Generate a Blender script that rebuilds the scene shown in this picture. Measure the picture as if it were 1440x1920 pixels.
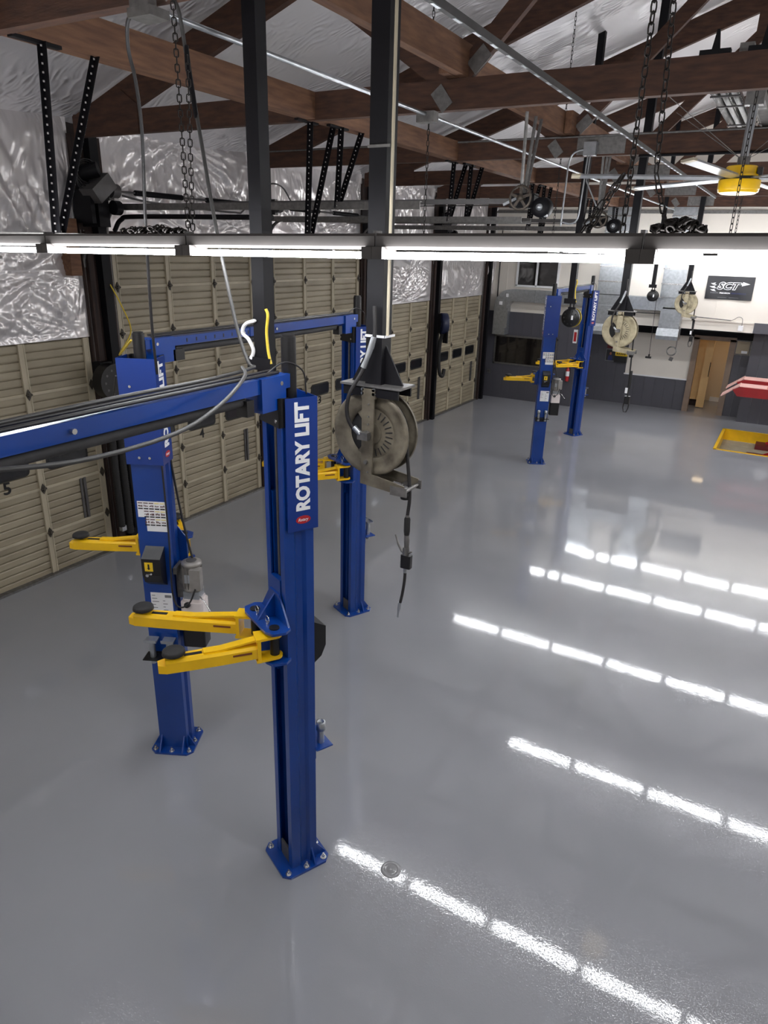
import bpy, bmesh, math, random
from math import pi, sin, cos, radians, sqrt
from mathutils import Vector, Matrix, noise

random.seed(7)
for o in list(bpy.data.objects): bpy.data.objects.remove(o)
SC = bpy.context.scene
COL = SC.collection

# ------------------------------------------------------------------ camera
CAM_H = 4.5
cd = bpy.data.cameras.new('camera'); cam = bpy.data.objects.new('camera', cd); COL.objects.link(cam)
cd.sensor_fit = 'HORIZONTAL'; cd.sensor_width = 36.0; cd.lens = 1297.0 / 1440.0 * 36.0
cd.clip_start = 0.05; cd.clip_end = 200
_R = ((0.867, 0.200, -0.456), (0.497, -0.296, 0.815), (0.027, -0.934, -0.356))
_m = Matrix(((_R[0][0], -_R[0][1], -_R[0][2]), (_R[1][0], -_R[1][1], -_R[1][2]), (_R[2][0], -_R[2][1], -_R[2][2])))
_q = _m.to_quaternion(); _q.normalize()
cam.rotation_mode = 'QUATERNION'; cam.rotation_quaternion = _q; cam.location = (0, 0, CAM_H)
SC.camera = cam

# ------------------------------------------------------------------ world, exposure
w = bpy.data.worlds.new('World'); SC.world = w; w.use_nodes = True
w.node_tree.nodes['Background'].inputs[0].default_value = (0.6, 0.65, 0.75, 1)
w.node_tree.nodes['Background'].inputs[1].default_value = 0.03
SC.view_settings.view_transform = 'Standard'; SC.view_settings.look = 'None'
SC.view_settings.exposure = 0.0; SC.view_settings.gamma = 1.0; SC.view_settings.use_curve_mapping = False
TUBE_POWER = 52.0

# ------------------------------------------------------------------ materials
def lin(c):
    return tuple((v/255/12.92 if v/255 <= 0.04045 else ((v/255+0.055)/1.055)**2.4) for v in c)
MATS = {}
def mat(name, rgb, rough=0.5, metal=0.0, var=0.0, vscale=6.0, bump=0.0, bscale=40.0, stretch=(1,1,1), rvar=0.0,
        rgb2=None, emit=0.0, spec=0.5, coat=0.0, trans=0.0, wear=None):
    if name in MATS: return MATS[name]
    m = bpy.data.materials.new(name); m.use_nodes = True; nt = m.node_tree
    b = nt.nodes['Principled BSDF']; L = nt.links
    c = lin(rgb)
    b.inputs['Base Color'].default_value = (*c, 1); b.inputs['Roughness'].default_value = rough
    b.inputs['Metallic'].default_value = metal; b.inputs['Specular IOR Level'].default_value = spec
    if coat: b.inputs['Coat Weight'].default_value = coat; b.inputs['Coat Roughness'].default_value = 0.08
    if trans: b.inputs['Transmission Weight'].default_value = trans
    if emit:
        b.inputs['Emission Color'].default_value = (*c, 1); b.inputs['Emission Strength'].default_value = emit
    tc = nt.nodes.new('ShaderNodeTexCoord'); mp = nt.nodes.new('ShaderNodeMapping')
    mp.inputs['Scale'].default_value = stretch; L.new(tc.outputs['Object'], mp.inputs['Vector'])
    if var or rgb2:
        n = nt.nodes.new('ShaderNodeTexNoise'); n.inputs['Scale'].default_value = vscale; n.inputs['Detail'].default_value = 6
        L.new(mp.outputs[0], n.inputs['Vector'])
        r = nt.nodes.new('ShaderNodeValToRGB'); L.new(n.outputs['Fac'], r.inputs['Fac'])
        r.color_ramp.elements[0].position = 0.3; r.color_ramp.elements[1].position = 0.72
        c2 = lin(rgb2) if rgb2 else tuple(v*(1-var) for v in c)
        c1 = c if rgb2 else tuple(min(1, v*(1+var)) for v in c)
        r.color_ramp.elements[0].color = (*c2, 1); r.color_ramp.elements[1].color = (*c1, 1)
        L.new(r.outputs['Color'], b.inputs['Base Color'])
        if rvar:
            mr = nt.nodes.new('ShaderNodeMapRange'); mr.inputs['To Min'].default_value = max(0, rough-rvar); mr.inputs['To Max'].default_value = rough+rvar
            L.new(n.outputs['Fac'], mr.inputs['Value']); L.new(mr.outputs[0], b.inputs['Roughness'])
    if bump:
        n2 = nt.nodes.new('ShaderNodeTexNoise'); n2.inputs['Scale'].default_value = bscale; n2.inputs['Detail'].default_value = 4
        L.new(mp.outputs[0], n2.inputs['Vector'])
        bp = nt.nodes.new('ShaderNodeBump'); bp.inputs['Strength'].default_value = bump; bp.inputs['Distance'].default_value = 0.02
        L.new(n2.outputs['Fac'], bp.inputs['Height']); L.new(bp.outputs[0], b.inputs['Normal'])
    MATS[name] = m
    return m

def floor_material():
    m = bpy.data.materials.new('grey_epoxy'); m.use_nodes = True; nt = m.node_tree; L = nt.links
    b = nt.nodes['Principled BSDF']
    tc = nt.nodes.new('ShaderNodeTexCoord')
    n = nt.nodes.new('ShaderNodeTexNoise'); n.inputs['Scale'].default_value = 0.5; n.inputs['Detail'].default_value = 5
    L.new(tc.outputs['Object'], n.inputs['Vector'])
    r = nt.nodes.new('ShaderNodeValToRGB'); L.new(n.outputs['Fac'], r.inputs['Fac'])
    r.color_ramp.elements[0].position = 0.35; r.color_ramp.elements[1].position = 0.7
    r.color_ramp.elements[0].color = (*lin((142, 143, 148)), 1); r.color_ramp.elements[1].color = (*lin((150, 151, 156)), 1)
    L.new(r.outputs['Color'], b.inputs['Base Color'])
    b.inputs['Roughness'].default_value = 0.015; b.inputs['IOR'].default_value = 1.65
    # orange peel of the rolled coating
    a = nt.nodes.new('ShaderNodeTexNoise'); a.inputs['Scale'].default_value = 90; a.inputs['Detail'].default_value = 3
    c = nt.nodes.new('ShaderNodeTexNoise'); c.inputs['Scale'].default_value = 2.2; c.inputs['Detail'].default_value = 3
    L.new(tc.outputs['Object'], a.inputs['Vector']); L.new(tc.outputs['Object'], c.inputs['Vector'])
    b1 = nt.nodes.new('ShaderNodeBump'); b1.inputs['Strength'].default_value = 0.35; b1.inputs['Distance'].default_value = 0.02
    b2 = nt.nodes.new('ShaderNodeBump'); b2.inputs['Strength'].default_value = 0.10; b2.inputs['Distance'].default_value = 0.0010
    L.new(c.outputs['Fac'], b1.inputs['Height'])
    sp = nt.nodes.new('ShaderNodeMapRange'); sp.inputs['From Min'].default_value = 0.54; sp.inputs['From Max'].default_value = 0.80
    L.new(a.outputs['Fac'], sp.inputs['Value']); L.new(sp.outputs[0], b2.inputs['Height'])
    b1.inputs['Distance'].default_value = 0.0014
    b2.inputs['Strength'].default_value = 1.0; b2.inputs['Distance'].default_value = 0.00022
    d = nt.nodes.new('ShaderNodeTexNoise'); d.inputs['Scale'].default_value = 20; d.inputs['Detail'].default_value = 4; d.inputs['Roughness'].default_value = 0.65
    L.new(tc.outputs['Object'], d.inputs['Vector'])
    b3 = nt.nodes.new('ShaderNodeBump'); b3.inputs['Strength'].default_value = 1.0; b3.inputs['Distance'].default_value = 0.00026
    L.new(d.outputs['Fac'], b3.inputs['Height']); L.new(b1.outputs[0], b3.inputs['Normal'])
    L.new(b3.outputs[0], b2.inputs['Normal']); L.new(b2.outputs[0], b.inputs['Normal'])
    return m

def foil_material(name, rgb, rough, stretch, strength, scale=3.0, metal=0.5, dist=0.1):
    m = bpy.data.materials.new(name); m.use_nodes = True; nt = m.node_tree; L = nt.links
    b = nt.nodes['Principled BSDF']; b.inputs['Base Color'].default_value = (*lin(rgb), 1)
    b.inputs['Roughness'].default_value = rough; b.inputs['Specular IOR Level'].default_value = 0.8
    b.inputs['Metallic'].default_value = metal
    tc = nt.nodes.new('ShaderNodeTexCoord'); mp = nt.nodes.new('ShaderNodeMapping'); mp.inputs['Scale'].default_value = stretch
    L.new(tc.outputs['Object'], mp.inputs['Vector'])
    warp = nt.nodes.new('ShaderNodeTexNoise'); warp.inputs['Scale'].default_value = 0.9; warp.inputs['Detail'].default_value = 2
    L.new(tc.outputs['Object'], warp.inputs['Vector'])
    mx = nt.nodes.new('ShaderNodeVectorMath'); mx.operation = 'MULTIPLY_ADD'
    mx.inputs[1].default_value = (2.2, 2.2, 2.2); L.new(warp.outputs['Color'], mx.inputs[0]); L.new(mp.outputs[0], mx.inputs[2])
    n = nt.nodes.new('ShaderNodeTexNoise'); n.inputs['Scale'].default_value = scale; n.inputs['Detail'].default_value = 5
    n.noise_type = 'RIDGED_MULTIFRACTAL'
    L.new(mx.outputs[0], n.inputs['Vector'])
    msk = nt.nodes.new('ShaderNodeTexNoise'); msk.inputs['Scale'].default_value = 0.8
    L.new(tc.outputs['Object'], msk.inputs['Vector'])
    mr = nt.nodes.new('ShaderNodeMapRange'); mr.inputs['From Min'].default_value = 0.38; mr.inputs['From Max'].default_value = 0.62
    L.new(msk.outputs['Fac'], mr.inputs['Value'])
    mu = nt.nodes.new('ShaderNodeMath'); mu.operation = 'MULTIPLY'; L.new(n.outputs['Fac'], mu.inputs[0]); L.new(mr.outputs[0], mu.inputs[1])
    bp = nt.nodes.new('ShaderNodeBump'); bp.inputs['Strength'].default_value = strength; bp.inputs['Distance'].default_value = dist
    L.new(mu.outputs[0], bp.inputs['Height']); L.new(bp.outputs[0], b.inputs['Normal'])
    return m

M_FLOOR = floor_material()
M_ROOFFOIL = foil_material('roof_vinyl', (238, 236, 238), 0.30, (1.0, 3.5, 1.0), 0.8, metal=0.25, dist=0.13)
M_WALLFOIL = foil_material('wall_vinyl', (226, 222, 222), 0.28, (1.0, 4.0, 1.1), 0.4, metal=0.45)
M_TRUSS = mat('stained_timber', (86, 56, 40), 0.75, var=0.0, rgb2=(56, 35, 26), vscale=5, stretch=(1, 5, 5), bump=0.15, bscale=20)
M_BEAM = mat('raw_timber', (128, 92, 66), 0.75, rgb2=(92, 62, 46), vscale=4, stretch=(6, 0.8, 6), bump=0.15, bscale=20)
M_DARKWOOD = mat('dark_post_timber', (58, 40, 33), 0.8, rgb2=(28, 20, 20), vscale=4, stretch=(6, 6, 0.7))
M_STEELBLACK = mat('black_painted_steel', (15, 14, 18), 0.55, var=0.2, spec=0.2)
M_STEELGREY = mat('grey_painted_steel', (92, 90, 90), 0.45, metal=0.4, var=0.15, vscale=8)
M_GALV = mat('galvanised_steel', (176, 180, 184), 0.32, metal=0.85, var=0.15, vscale=14)
M_GALVDK = mat('weathered_galvanised_steel', (120, 118, 116), 0.45, metal=0.7, var=0.25, vscale=20)
M_CHROME = mat('zinc_steel', (205, 205, 205), 0.25, metal=0.95)
M_BLUE = mat('blue_enamel', (4, 58, 138), 0.28, var=0.12, vscale=2.5, coat=0.3)
M_BLUEDK = mat('blue_enamel_sign', (4, 48, 126), 0.3, coat=0.3)
M_YEL = mat('yellow_enamel', (240, 190, 8), 0.35, var=0.08, vscale=5, coat=0.2)
M_RUB = mat('black_rubber', (30, 29, 29), 0.7, var=0.3, vscale=30)
M_FOAM = mat('dark_foam_sleeve', (48, 47, 48), 0.75, var=0.2, vscale=20)
M_BLKPL = mat('black_plastic', (17, 16, 18), 0.4, var=0.15)
M_WHITE = mat('white_print', (236, 236, 238), 0.45)
M_WHITEPL = mat('white_plastic', (225, 215, 212), 0.4, var=0.05)
M_RED = mat('red_print', (170, 26, 34), 0.4)
M_REDEN = mat('red_enamel', (150, 24, 28), 0.35, var=0.15, vscale=4)
M_PINK = mat('worn_runway_top', (214, 168, 160), 0.5, var=0.1)
M_MOTOR = mat('grey_motor_casting', (140, 136, 132), 0.45, metal=0.3, var=0.15, vscale=12)
M_DOOR = mat('tan_ribbed_door', (166, 156, 134), 0.5, rgb2=(134, 124, 104), vscale=1.6, stretch=(1, 0.6, 1.5))
M_STILE = mat('tan_door_stile', (178, 168, 146), 0.5, var=0.12, vscale=3)
M_HINGE = mat('grimy_hinge', (62, 56, 48), 0.6, var=0.3, vscale=20)
M_GLASSDK = mat('tinted_window', (26, 27, 30), 0.12, spec=0.6)
M_GLASSBR = mat('dim_office_glass', (38, 33, 30), 0.06, spec=0.8, rgb2=(14, 13, 14), vscale=2.2)
M_WALLWH = mat('white_painted_wall', (226, 219, 209), 0.6, var=0.03, vscale=1.5)
M_WALLGR = mat('slate_grey_panelling', (78, 77, 84), 0.45, var=0.06, vscale=2)
M_REEL = mat('dusty_beige_reel', (190, 178, 148), 0.6, rgb2=(140, 130, 106), vscale=10)
M_REELDK = mat('grimy_steel_reel', (128, 120, 104), 0.55, rgb2=(74, 67, 56), vscale=9, metal=0.2)
M_CHAIN = mat('dark_chain', (44, 40, 38), 0.5, metal=0.6)
M_CABLE = mat('grey_cable', (58, 57, 56), 0.45, var=0.1)
M_CABLEBK = mat('black_cable', (34, 32, 33), 0.5)
M_CABLEYL = mat('yellow_cable', (226, 196, 60), 0.5)
M_FIX = mat('white_fixture_enamel', (186, 180, 172), 0.45, var=0.06)
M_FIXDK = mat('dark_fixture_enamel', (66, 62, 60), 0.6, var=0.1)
M_TUBE = mat('lit_tube', (250, 252, 255), 0.5, emit=TUBE_POWER)
M_LINEN = mat('cream_room_wall', (224, 206, 178), 0.6)
M_TAN = mat('tan_locker', (216, 178, 122), 0.5, var=0.05)
M_BROWNFR = mat('brown_door_frame', (132, 112, 96), 0.5, var=0.1)
M_CONC = mat('pit_concrete', (150, 142, 122), 0.7, var=0.15)
M_FOILTR = mat('foil_trough', (150, 148, 146), 0.25, metal=0.9, rgb2=(90, 88, 88), vscale=14, stretch=(1, 0.3, 1), bump=0.4, bscale=12)
M_BANNER = mat('black_banner', (38, 38, 42), 0.4, var=0.1)
M_BLUEINK = mat('blue_print', (40, 46, 96), 0.5)
M_GREY = mat('grey_print', (120, 120, 124), 0.5)
M_YELPR = mat('yellow_print', (236, 196, 30), 0.5)
M_DKRED = mat('dark_red_lift', (92, 16, 20), 0.45)
M_SKIN = mat('printed_face', (150, 92, 70), 0.6)

# ------------------------------------------------------------------ mesh builder
class MB:
    def __init__(s): s.v = []; s.f = []; s.sm = []
    def add(s, vs, fs, smooth=False, M=None):
        o = len(s.v)
        s.v += [(M @ Vector(p)) if M else Vector(p) for p in vs]
        s.f += [tuple(i+o for i in f) for f in fs]; s.sm += [smooth]*len(fs)
        return s
    def box(s, c, d, M=None, rz=0, R=None):
        x, y, z = [k/2 for k in d]
        vs = [(-x,-y,-z),(x,-y,-z),(x,y,-z),(-x,y,-z),(-x,-y,z),(x,-y,z),(x,y,z),(-x,y,z)]
        T = Matrix.Translation(c) @ (R.to_4x4() if R is not None else Matrix.Rotation(rz, 4, 'Z'))
        if M: T = M @ T
        return s.add(vs, [(0,3,2,1),(4,5,6,7),(0,1,5,4),(1,2,6,5),(2,3,7,6),(3,0,4,7)], False, T)
    def bx(s, x0, x1, y0, y1, z0, z1, M=None):
        return s.box(((x0+x1)/2,(y0+y1)/2,(z0+z1)/2), (abs(x1-x0),abs(y1-y0),abs(z1-z0)), M)
    def bar(s, p0, p1, wd, ht, up=(0,0,1), M=None):      # rectangular bar between two points
        p0 = Vector(p0); p1 = Vector(p1); d = p1-p0; ln = d.length; d.normalize()
        u = Vector(up); sd = d.cross(u)
        if sd.length < 1e-5: sd = d.cross(Vector((1,0,0)))
        sd.normalize(); u = sd.cross(d)
        R = Matrix((sd, d, u)).transposed()
        return s.box((p0+p1)/2, (wd, ln, ht), M, R=R)
    def cyl(s, p0, p1, r, n=12, r1=None, caps=True, M=None, smooth=True):
        p0 = Vector(p0); p1 = Vector(p1); d = (p1-p0).normalized(); r1 = r if r1 is None else r1
        a = d.orthogonal().normalized(); b = d.cross(a)
        vs = []
        for p, rr in ((p0, r), (p1, r1)):
            for i in range(n):
                t = 2*pi*i/n; vs.append(p + (a*cos(t)+b*sin(t))*rr)
        s.add(vs, [(i, (i+1) % n, n+(i+1) % n, n+i) for i in range(n)], smooth, M)
        if caps: s.add(vs, [tuple(range(n-1, -1, -1)), tuple(range(n, 2*n))], False, M)
        return s
    def tube(s, pts, r, n=8, M=None, caps=True):
        pts = [Vector(p) for p in pts]; k = len(pts); vs = []; a = None
        for i, p in enumerate(pts):
            d = (pts[min(i+1, k-1)]-pts[max(i-1, 0)]).normalized()
            if a is None: a = d.orthogonal().normalized()
            a = (a - d*a.dot(d)).normalized(); b = d.cross(a)
            rr = r[i] if isinstance(r, (list, tuple)) else r
            for j in range(n):
                t = 2*pi*j/n; vs.append(p + (a*cos(t)+b*sin(t))*rr)
        fs = [(i*n+j, i*n+(j+1) % n, (i+1)*n+(j+1) % n, (i+1)*n+j) for i in range(k-1) for j in range(n)]
        s.add(vs, fs, True, M)
        if caps: s.add(vs, [tuple(range(n-1, -1, -1)), tuple(range((k-1)*n, k*n))], False, M)
        return s
    def prism(s, poly, h0, h1, axis='z', M=None):         # polygon (a,b) extruded along an axis
        def P(a, b, h):
            return {'z': (a, b, h), 'x': (h, a, b), 'y': (a, h, b)}[axis]
        n = len(poly)
        vs = [P(a, b, h0) for a, b in poly] + [P(a, b, h1) for a, b in poly]
        fs = [(i, (i+1) % n, n+(i+1) % n, n+i) for i in range(n)] + [tuple(range(n-1, -1, -1)), tuple(range(n, 2*n))]
        return s.add(vs, fs, False, M)
    def lathe(s, prof, M=None, n=24, axis='z'):            # (r,h) profile
        vs = []; k = len(prof)
        for r, h in prof:
            for j in range(n):
                t = 2*pi*j/n
                p = (r*cos(t), r*sin(t), h)
                vs.append(p if axis == 'z' else (p[0], p[2], p[1]))
        return s.add(vs, [(i*n+j, i*n+(j+1) % n, (i+1)*n+(j+1) % n, (i+1)*n+j) for i in range(k-1) for j in range(n)], True, M)
    def build(s, name, m, parent=None, world=False):
        me = bpy.data.meshes.new(name)
        vs = s.v
        if world and parent is not None:
            inv = world_of(parent).inverted(); vs = [inv @ v for v in vs]
        me.from_pydata([tuple(v) for v in vs], [], s.f); me.update()
        me.polygons.foreach_set('use_smooth', s.sm)
        bm = bmesh.new(); bm.from_mesh(me); bmesh.ops.recalc_face_normals(bm, faces=bm.faces); bm.to_mesh(me); bm.free()
        me.materials.append(m)
        o = bpy.data.objects.new(name, me); COL.objects.link(o)
        if parent is not None: o.parent = parent
        return o

def world_of(o):
    m = Matrix.LocRotScale(o.location, o.rotation_euler, o.scale)
    return world_of(o.parent) @ m if o.parent else m
def tag(o, label, cat, group=None):
    o['label'] = label; o['category'] = cat
    if group: o['group'] = group
    return o
def thing(name, label, cat, loc=(0,0,0), rz=0, group=None):
    o = bpy.data.objects.new(name, None); COL.objects.link(o); o.empty_display_size = 0.1
    o.location = loc; o.rotation_euler = (0, 0, rz)
    return tag(o, label, cat, group)
def struct(o): o['kind'] = 'structure'; return o
def node(name, loc=(0,0,0), parent=None):
    o = bpy.data.objects.new(name, None); COL.objects.link(o); o.location = loc; o.empty_display_size = 0.1
    if parent: o.parent = parent
    return o
def dup(root, loc, rz=None, label=None, group=None):
    r = root.copy(); COL.objects.link(r); r.location = loc
    if rz is not None: r.rotation_euler = (0, 0, rz)
    if label: r['label'] = label
    if group: r['group'] = group
    for ch in list(root.children):
        c = ch.copy(); COL.objects.link(c); c.parent = r
        for g in list(ch.children):
            d = g.copy(); COL.objects.link(d); d.parent = c
    return r
def share(o, loc, parent, rot=None):                     # a further piece on the same mesh
    c = o.copy(); COL.objects.link(c); c.parent = parent; c.location = loc
    if rot is not None: c.rotation_euler = rot
    return c

def text_mesh(name, body, m, parent, Mloc, length, height, depth=0.002, bold=0.0, shear=0.0, z_sp=1.0):
    cu = bpy.data.curves.new(name, 'FONT'); cu.body = body; cu.size = 1; cu.extrude = 0.01; cu.offset = bold; cu.shear = shear
    cu.space_character = z_sp; cu.resolution_u = 3
    to = bpy.data.objects.new(name+'_t', cu); COL.objects.link(to)
    dg = bpy.context.evaluated_depsgraph_get(); dg.update()
    me = bpy.data.meshes.new_from_object(to.evaluated_get(dg))
    bpy.data.objects.remove(to)
    xs = [v.co.x for v in me.vertices]; ys = [v.co.y for v in me.vertices]; zs = [v.co.z for v in me.vertices]
    x0, x1, y0, y1, z0, z1 = min(xs), max(xs), min(ys), max(ys), min(zs), max(zs)
    for v in me.vertices:
        v.co = Vector(((v.co.x-x0)/(x1-x0)*length, (v.co.y-y0)/(y1-y0)*height, (v.co.z-z0)/(z1-z0)*depth))
    me.transform(Mloc); me.materials.clear(); me.materials.append(m); me.name = name
    o = bpy.data.objects.new(name, me); COL.objects.link(o); o.parent = parent
    return o
def frame(origin, xa, ya):                                # matrix from origin, text direction, text up
    xa = Vector(xa).normalized(); ya = Vector(ya).normalized(); za = xa.cross(ya)
    M = Matrix((xa, ya, za)).transposed().to_4x4(); M.translation = origin
    return M
def chain_mesh(mb, p0, p1, pitch=0.034, wr=0.0035, lw=0.011):
    p0 = Vector(p0); p1 = Vector(p1); d = p1-p0; ln = d.length; d.normalize()
    a = d.orthogonal().normalized(); b = d.cross(a); n = max(2, int(ln/pitch))
    for i in range(n):
        c = p0 + d*(i+0.5)*ln/n; s = a if i % 2 else b; hl = pitch*0.5+wr*1.2
        loop = [c+d*(hl-lw)*k1+ (d*cos(t)*lw + s*sin(t)*lw) for k1, t in ((1,-pi/3),(1,0),(1,pi/3),(0,pi/2),(-1,2*pi/3),(-1,pi),(-1,4*pi/3),(0,3*pi/2))]
        loop = [loop[j] for j in range(8)] + [loop[0]]
        mb.tube(loop, wr, 4, caps=False)
    return mb
def sag(p0, p1, drop, n=10):
    p0 = Vector(p0); p1 = Vector(p1)
    return [p0.lerp(p1, i/n) - Vector((0,0,4*drop*(i/n)*(1-i/n))) for i in range(n+1)]
def smooth_path(pts, n=6):                                # Catmull-Rom
    P = [Vector(p) for p in pts]; P = [P[0]*2-P[1]] + P + [P[-1]*2-P[-2]]; out = []
    for i in range(1, len(P)-2):
        for k in range(n):
            t = k/n; a, b, c, d = P[i-1], P[i], P[i+1], P[i+2]
            out.append(0.5*((2*b)+(c-a)*t+(2*a-5*b+4*c-d)*t*t+(3*b-a-3*c+d)*t**3))
    out.append(P[-2]); return out
# ================================================================== THE SETTING
XW, XR, YF, YB = -8.5, 7.2, -3.0, 21.7          # door wall, far side wall, wall behind the camera, back wall
PIT = (-1.04, 4.2, 18.86, 21.3)                   # pit of the scissor lift in the floor
f = MB()
f.bx(XW-0.2, PIT[0], YF, 27, -0.5, 0); f.bx(PIT[1], XR, YF, 27, -0.5, 0)
f.bx(PIT[0], PIT[1], YF, PIT[2], -0.5, 0); f.bx(PIT[0], PIT[1], PIT[3], 27, -0.5, 0)
struct(f.build('floor', M_FLOOR))

TY = [-0.25, 3.24, 6.62, 10.15, 13.63, 17.1, 20.55]    # truss positions along the hall
RIDGE_X, EAVE_X = -0.6, -8.3
def roof_z(x): return 5.99 + (min(x, 2*RIDGE_X-x) + 8.2)*0.345

# roof lining: billowing sheets between the trusses, ribbed where they are pulled tight
ceil = struct(MB().bx(XW-0.2, XR, YF, 27, 8.95, 9.05).build('ceiling', M_WALLWH))
seams = MB()
ys = [YF] + TY[1:] + [YB+0.1]
for k in range(len(ys)-1):
    for side in (0, 1):
        mb = MB(); nx, ny = 44, 26; y0, y1 = ys[k], ys[k+1]; vs = []
        for i in range(nx+1):
            t = i/nx; x = (XW-0.1)*(1-t) + RIDGE_X*t
            for j in range(ny+1):
                u = j/ny; y = y0*(1-u)+y1*u
                pan = abs(((x+8.5)/1.95) % 1.0 - 0.5)*2                        # seams between blankets
                b = 4*u*(1-u)
                z = roof_z(x) + 0.03 - 0.10*b*(1-0.55*pan**4) + 0.02*b*noise.noise((x*1.3, y*1.1, k*3.1))
                vs.append((x if side == 0 else 2*RIDGE_X-x, y, z))
        fs = [(i*(ny+1)+j, (i+1)*(ny+1)+j, (i+1)*(ny+1)+j+1, i*(ny+1)+j+1) for i in range(nx) for j in range(ny)]
        mb.add(vs, fs, True); mb.build('insulation_sheet', M_ROOFFOIL, ceil)

# ---- side walls
wl = MB(); wl.bx(XW-0.25, XW-0.05, YF, 23.5, 0, 6.2); wall_left = struct(wl.build('wall_left', M_DARKWOOD))
wr = MB(); wr.bx(XR, XR+0.2, YF, 27, 0, 6.2); struct(wr.build('wall_right', M_WALLWH))
wf = MB(); wf.bx(XW, XR, YF-0.2, YF, 0, 9); struct(wf.build('wall_front', M_WALLWH))

DOORY = [3.47, 7.05, 10.6, 14.15, 17.72]; DW = 3.05
TALL = [False, True, True, False, False]; SH = 0.646
def insulation(y0, y1, z0, z1, seed, bulge=0.14):
    mb = MB(); ny, nz = 84, 60; vs = []; random.seed(int(seed*100)+3)
    anchors = [(random.uniform(y0, y1), random.choice((z0, z0, z1))+random.uniform(-0.1, 0.1), random.uniform(0.5, 1.0)) for _ in range(6)]
    for i in range(ny+1):
        u = i/ny; y = y0*(1-u)+y1*u
        for j in range(nz+1):
            v = j/nz; z = z0*(1-v)+z1*v
            e = min(1, 8*u, 8*(1-u))*min(1, 7*v, 7*(1-v))
            fold = 0.05*abs(noise.noise((y*1.7, z*0.9, seed)))
            for q, (ay, az, s) in enumerate(anchors):
                r = math.hypot(y-ay, z-az); th = math.atan2(y-ay, abs(z-az)+0.05)
                fold += 0.12*min(1, (z1-z0)/1.5)*s*math.exp(-r/0.85)*min(1, r/0.15)*(1-abs(noise.noise((th*7.5, r*0.5, seed+q*7.7)))*2.0)
            x = XW + 0.06 + e*(bulge*(0.45+0.55*sin(pi*v)) - fold)
            vs.append((max(x, XW+0.004), y, z))
    fs = [(i*(nz+1)+j, (i+1)*(nz+1)+j, (i+1)*(nz+1)+j+1, i*(nz+1)+j+1) for i in range(ny) for j in range(nz)]
    mb.add(vs, fs, True); return mb.build('insulation_sheet', M_WALLFOIL, wall_left)
insulation(YF, 3.3, 0.0, 5.98, 0.5)
for k in range(5):
    y0 = DOORY[k]-0.04; y1 = DOORY[k]+DW+0.04
    if TALL[k]: insulation(y0, y1, 4.62, 5.98, k*1.7+1)
    else:
        insulation(y0, y1, 3.24, 4.12, k*1.7+1, 0.12); insulation(y0, y1, 4.08, 5.98, k*1.7+2.3, 0.14)
insulation(20.85, YB, 3.25, 5.98, 12.3)

# posts between the doors
POSTY = [3.25, 6.78, 10.35, 13.9, 17.46, 21.05]
for k, y in enumerate(POSTY):
    hw = 0.24 if k < 5 else 0.2
    p = MB(); p.bx(XW-0.05, XW+0.10, y-hw, y+hw, 0, 5.75 if k else 5.75)
    post = struct(p.build('trim_%d' % (k+1), M_DARKWOOD))
    s = MB(); s.bx(XW+0.10, XW+0.22, y-0.03, y+0.10, 0, 5.75); s.build('steel_post', M_STEELBLACK, post)
    s = MB(); s.bx(XW+0.10, XW+0.15, y-0.19, y-0.10, 0, 4.6); s.build('plank', M_DARKWOOD, post)
st = MB(); st.bx(XW+0.02, XW+0.20, 6.28, 6.44, 4.05, 4.75); struct(st.build('trim_7', M_BEAM))

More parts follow.
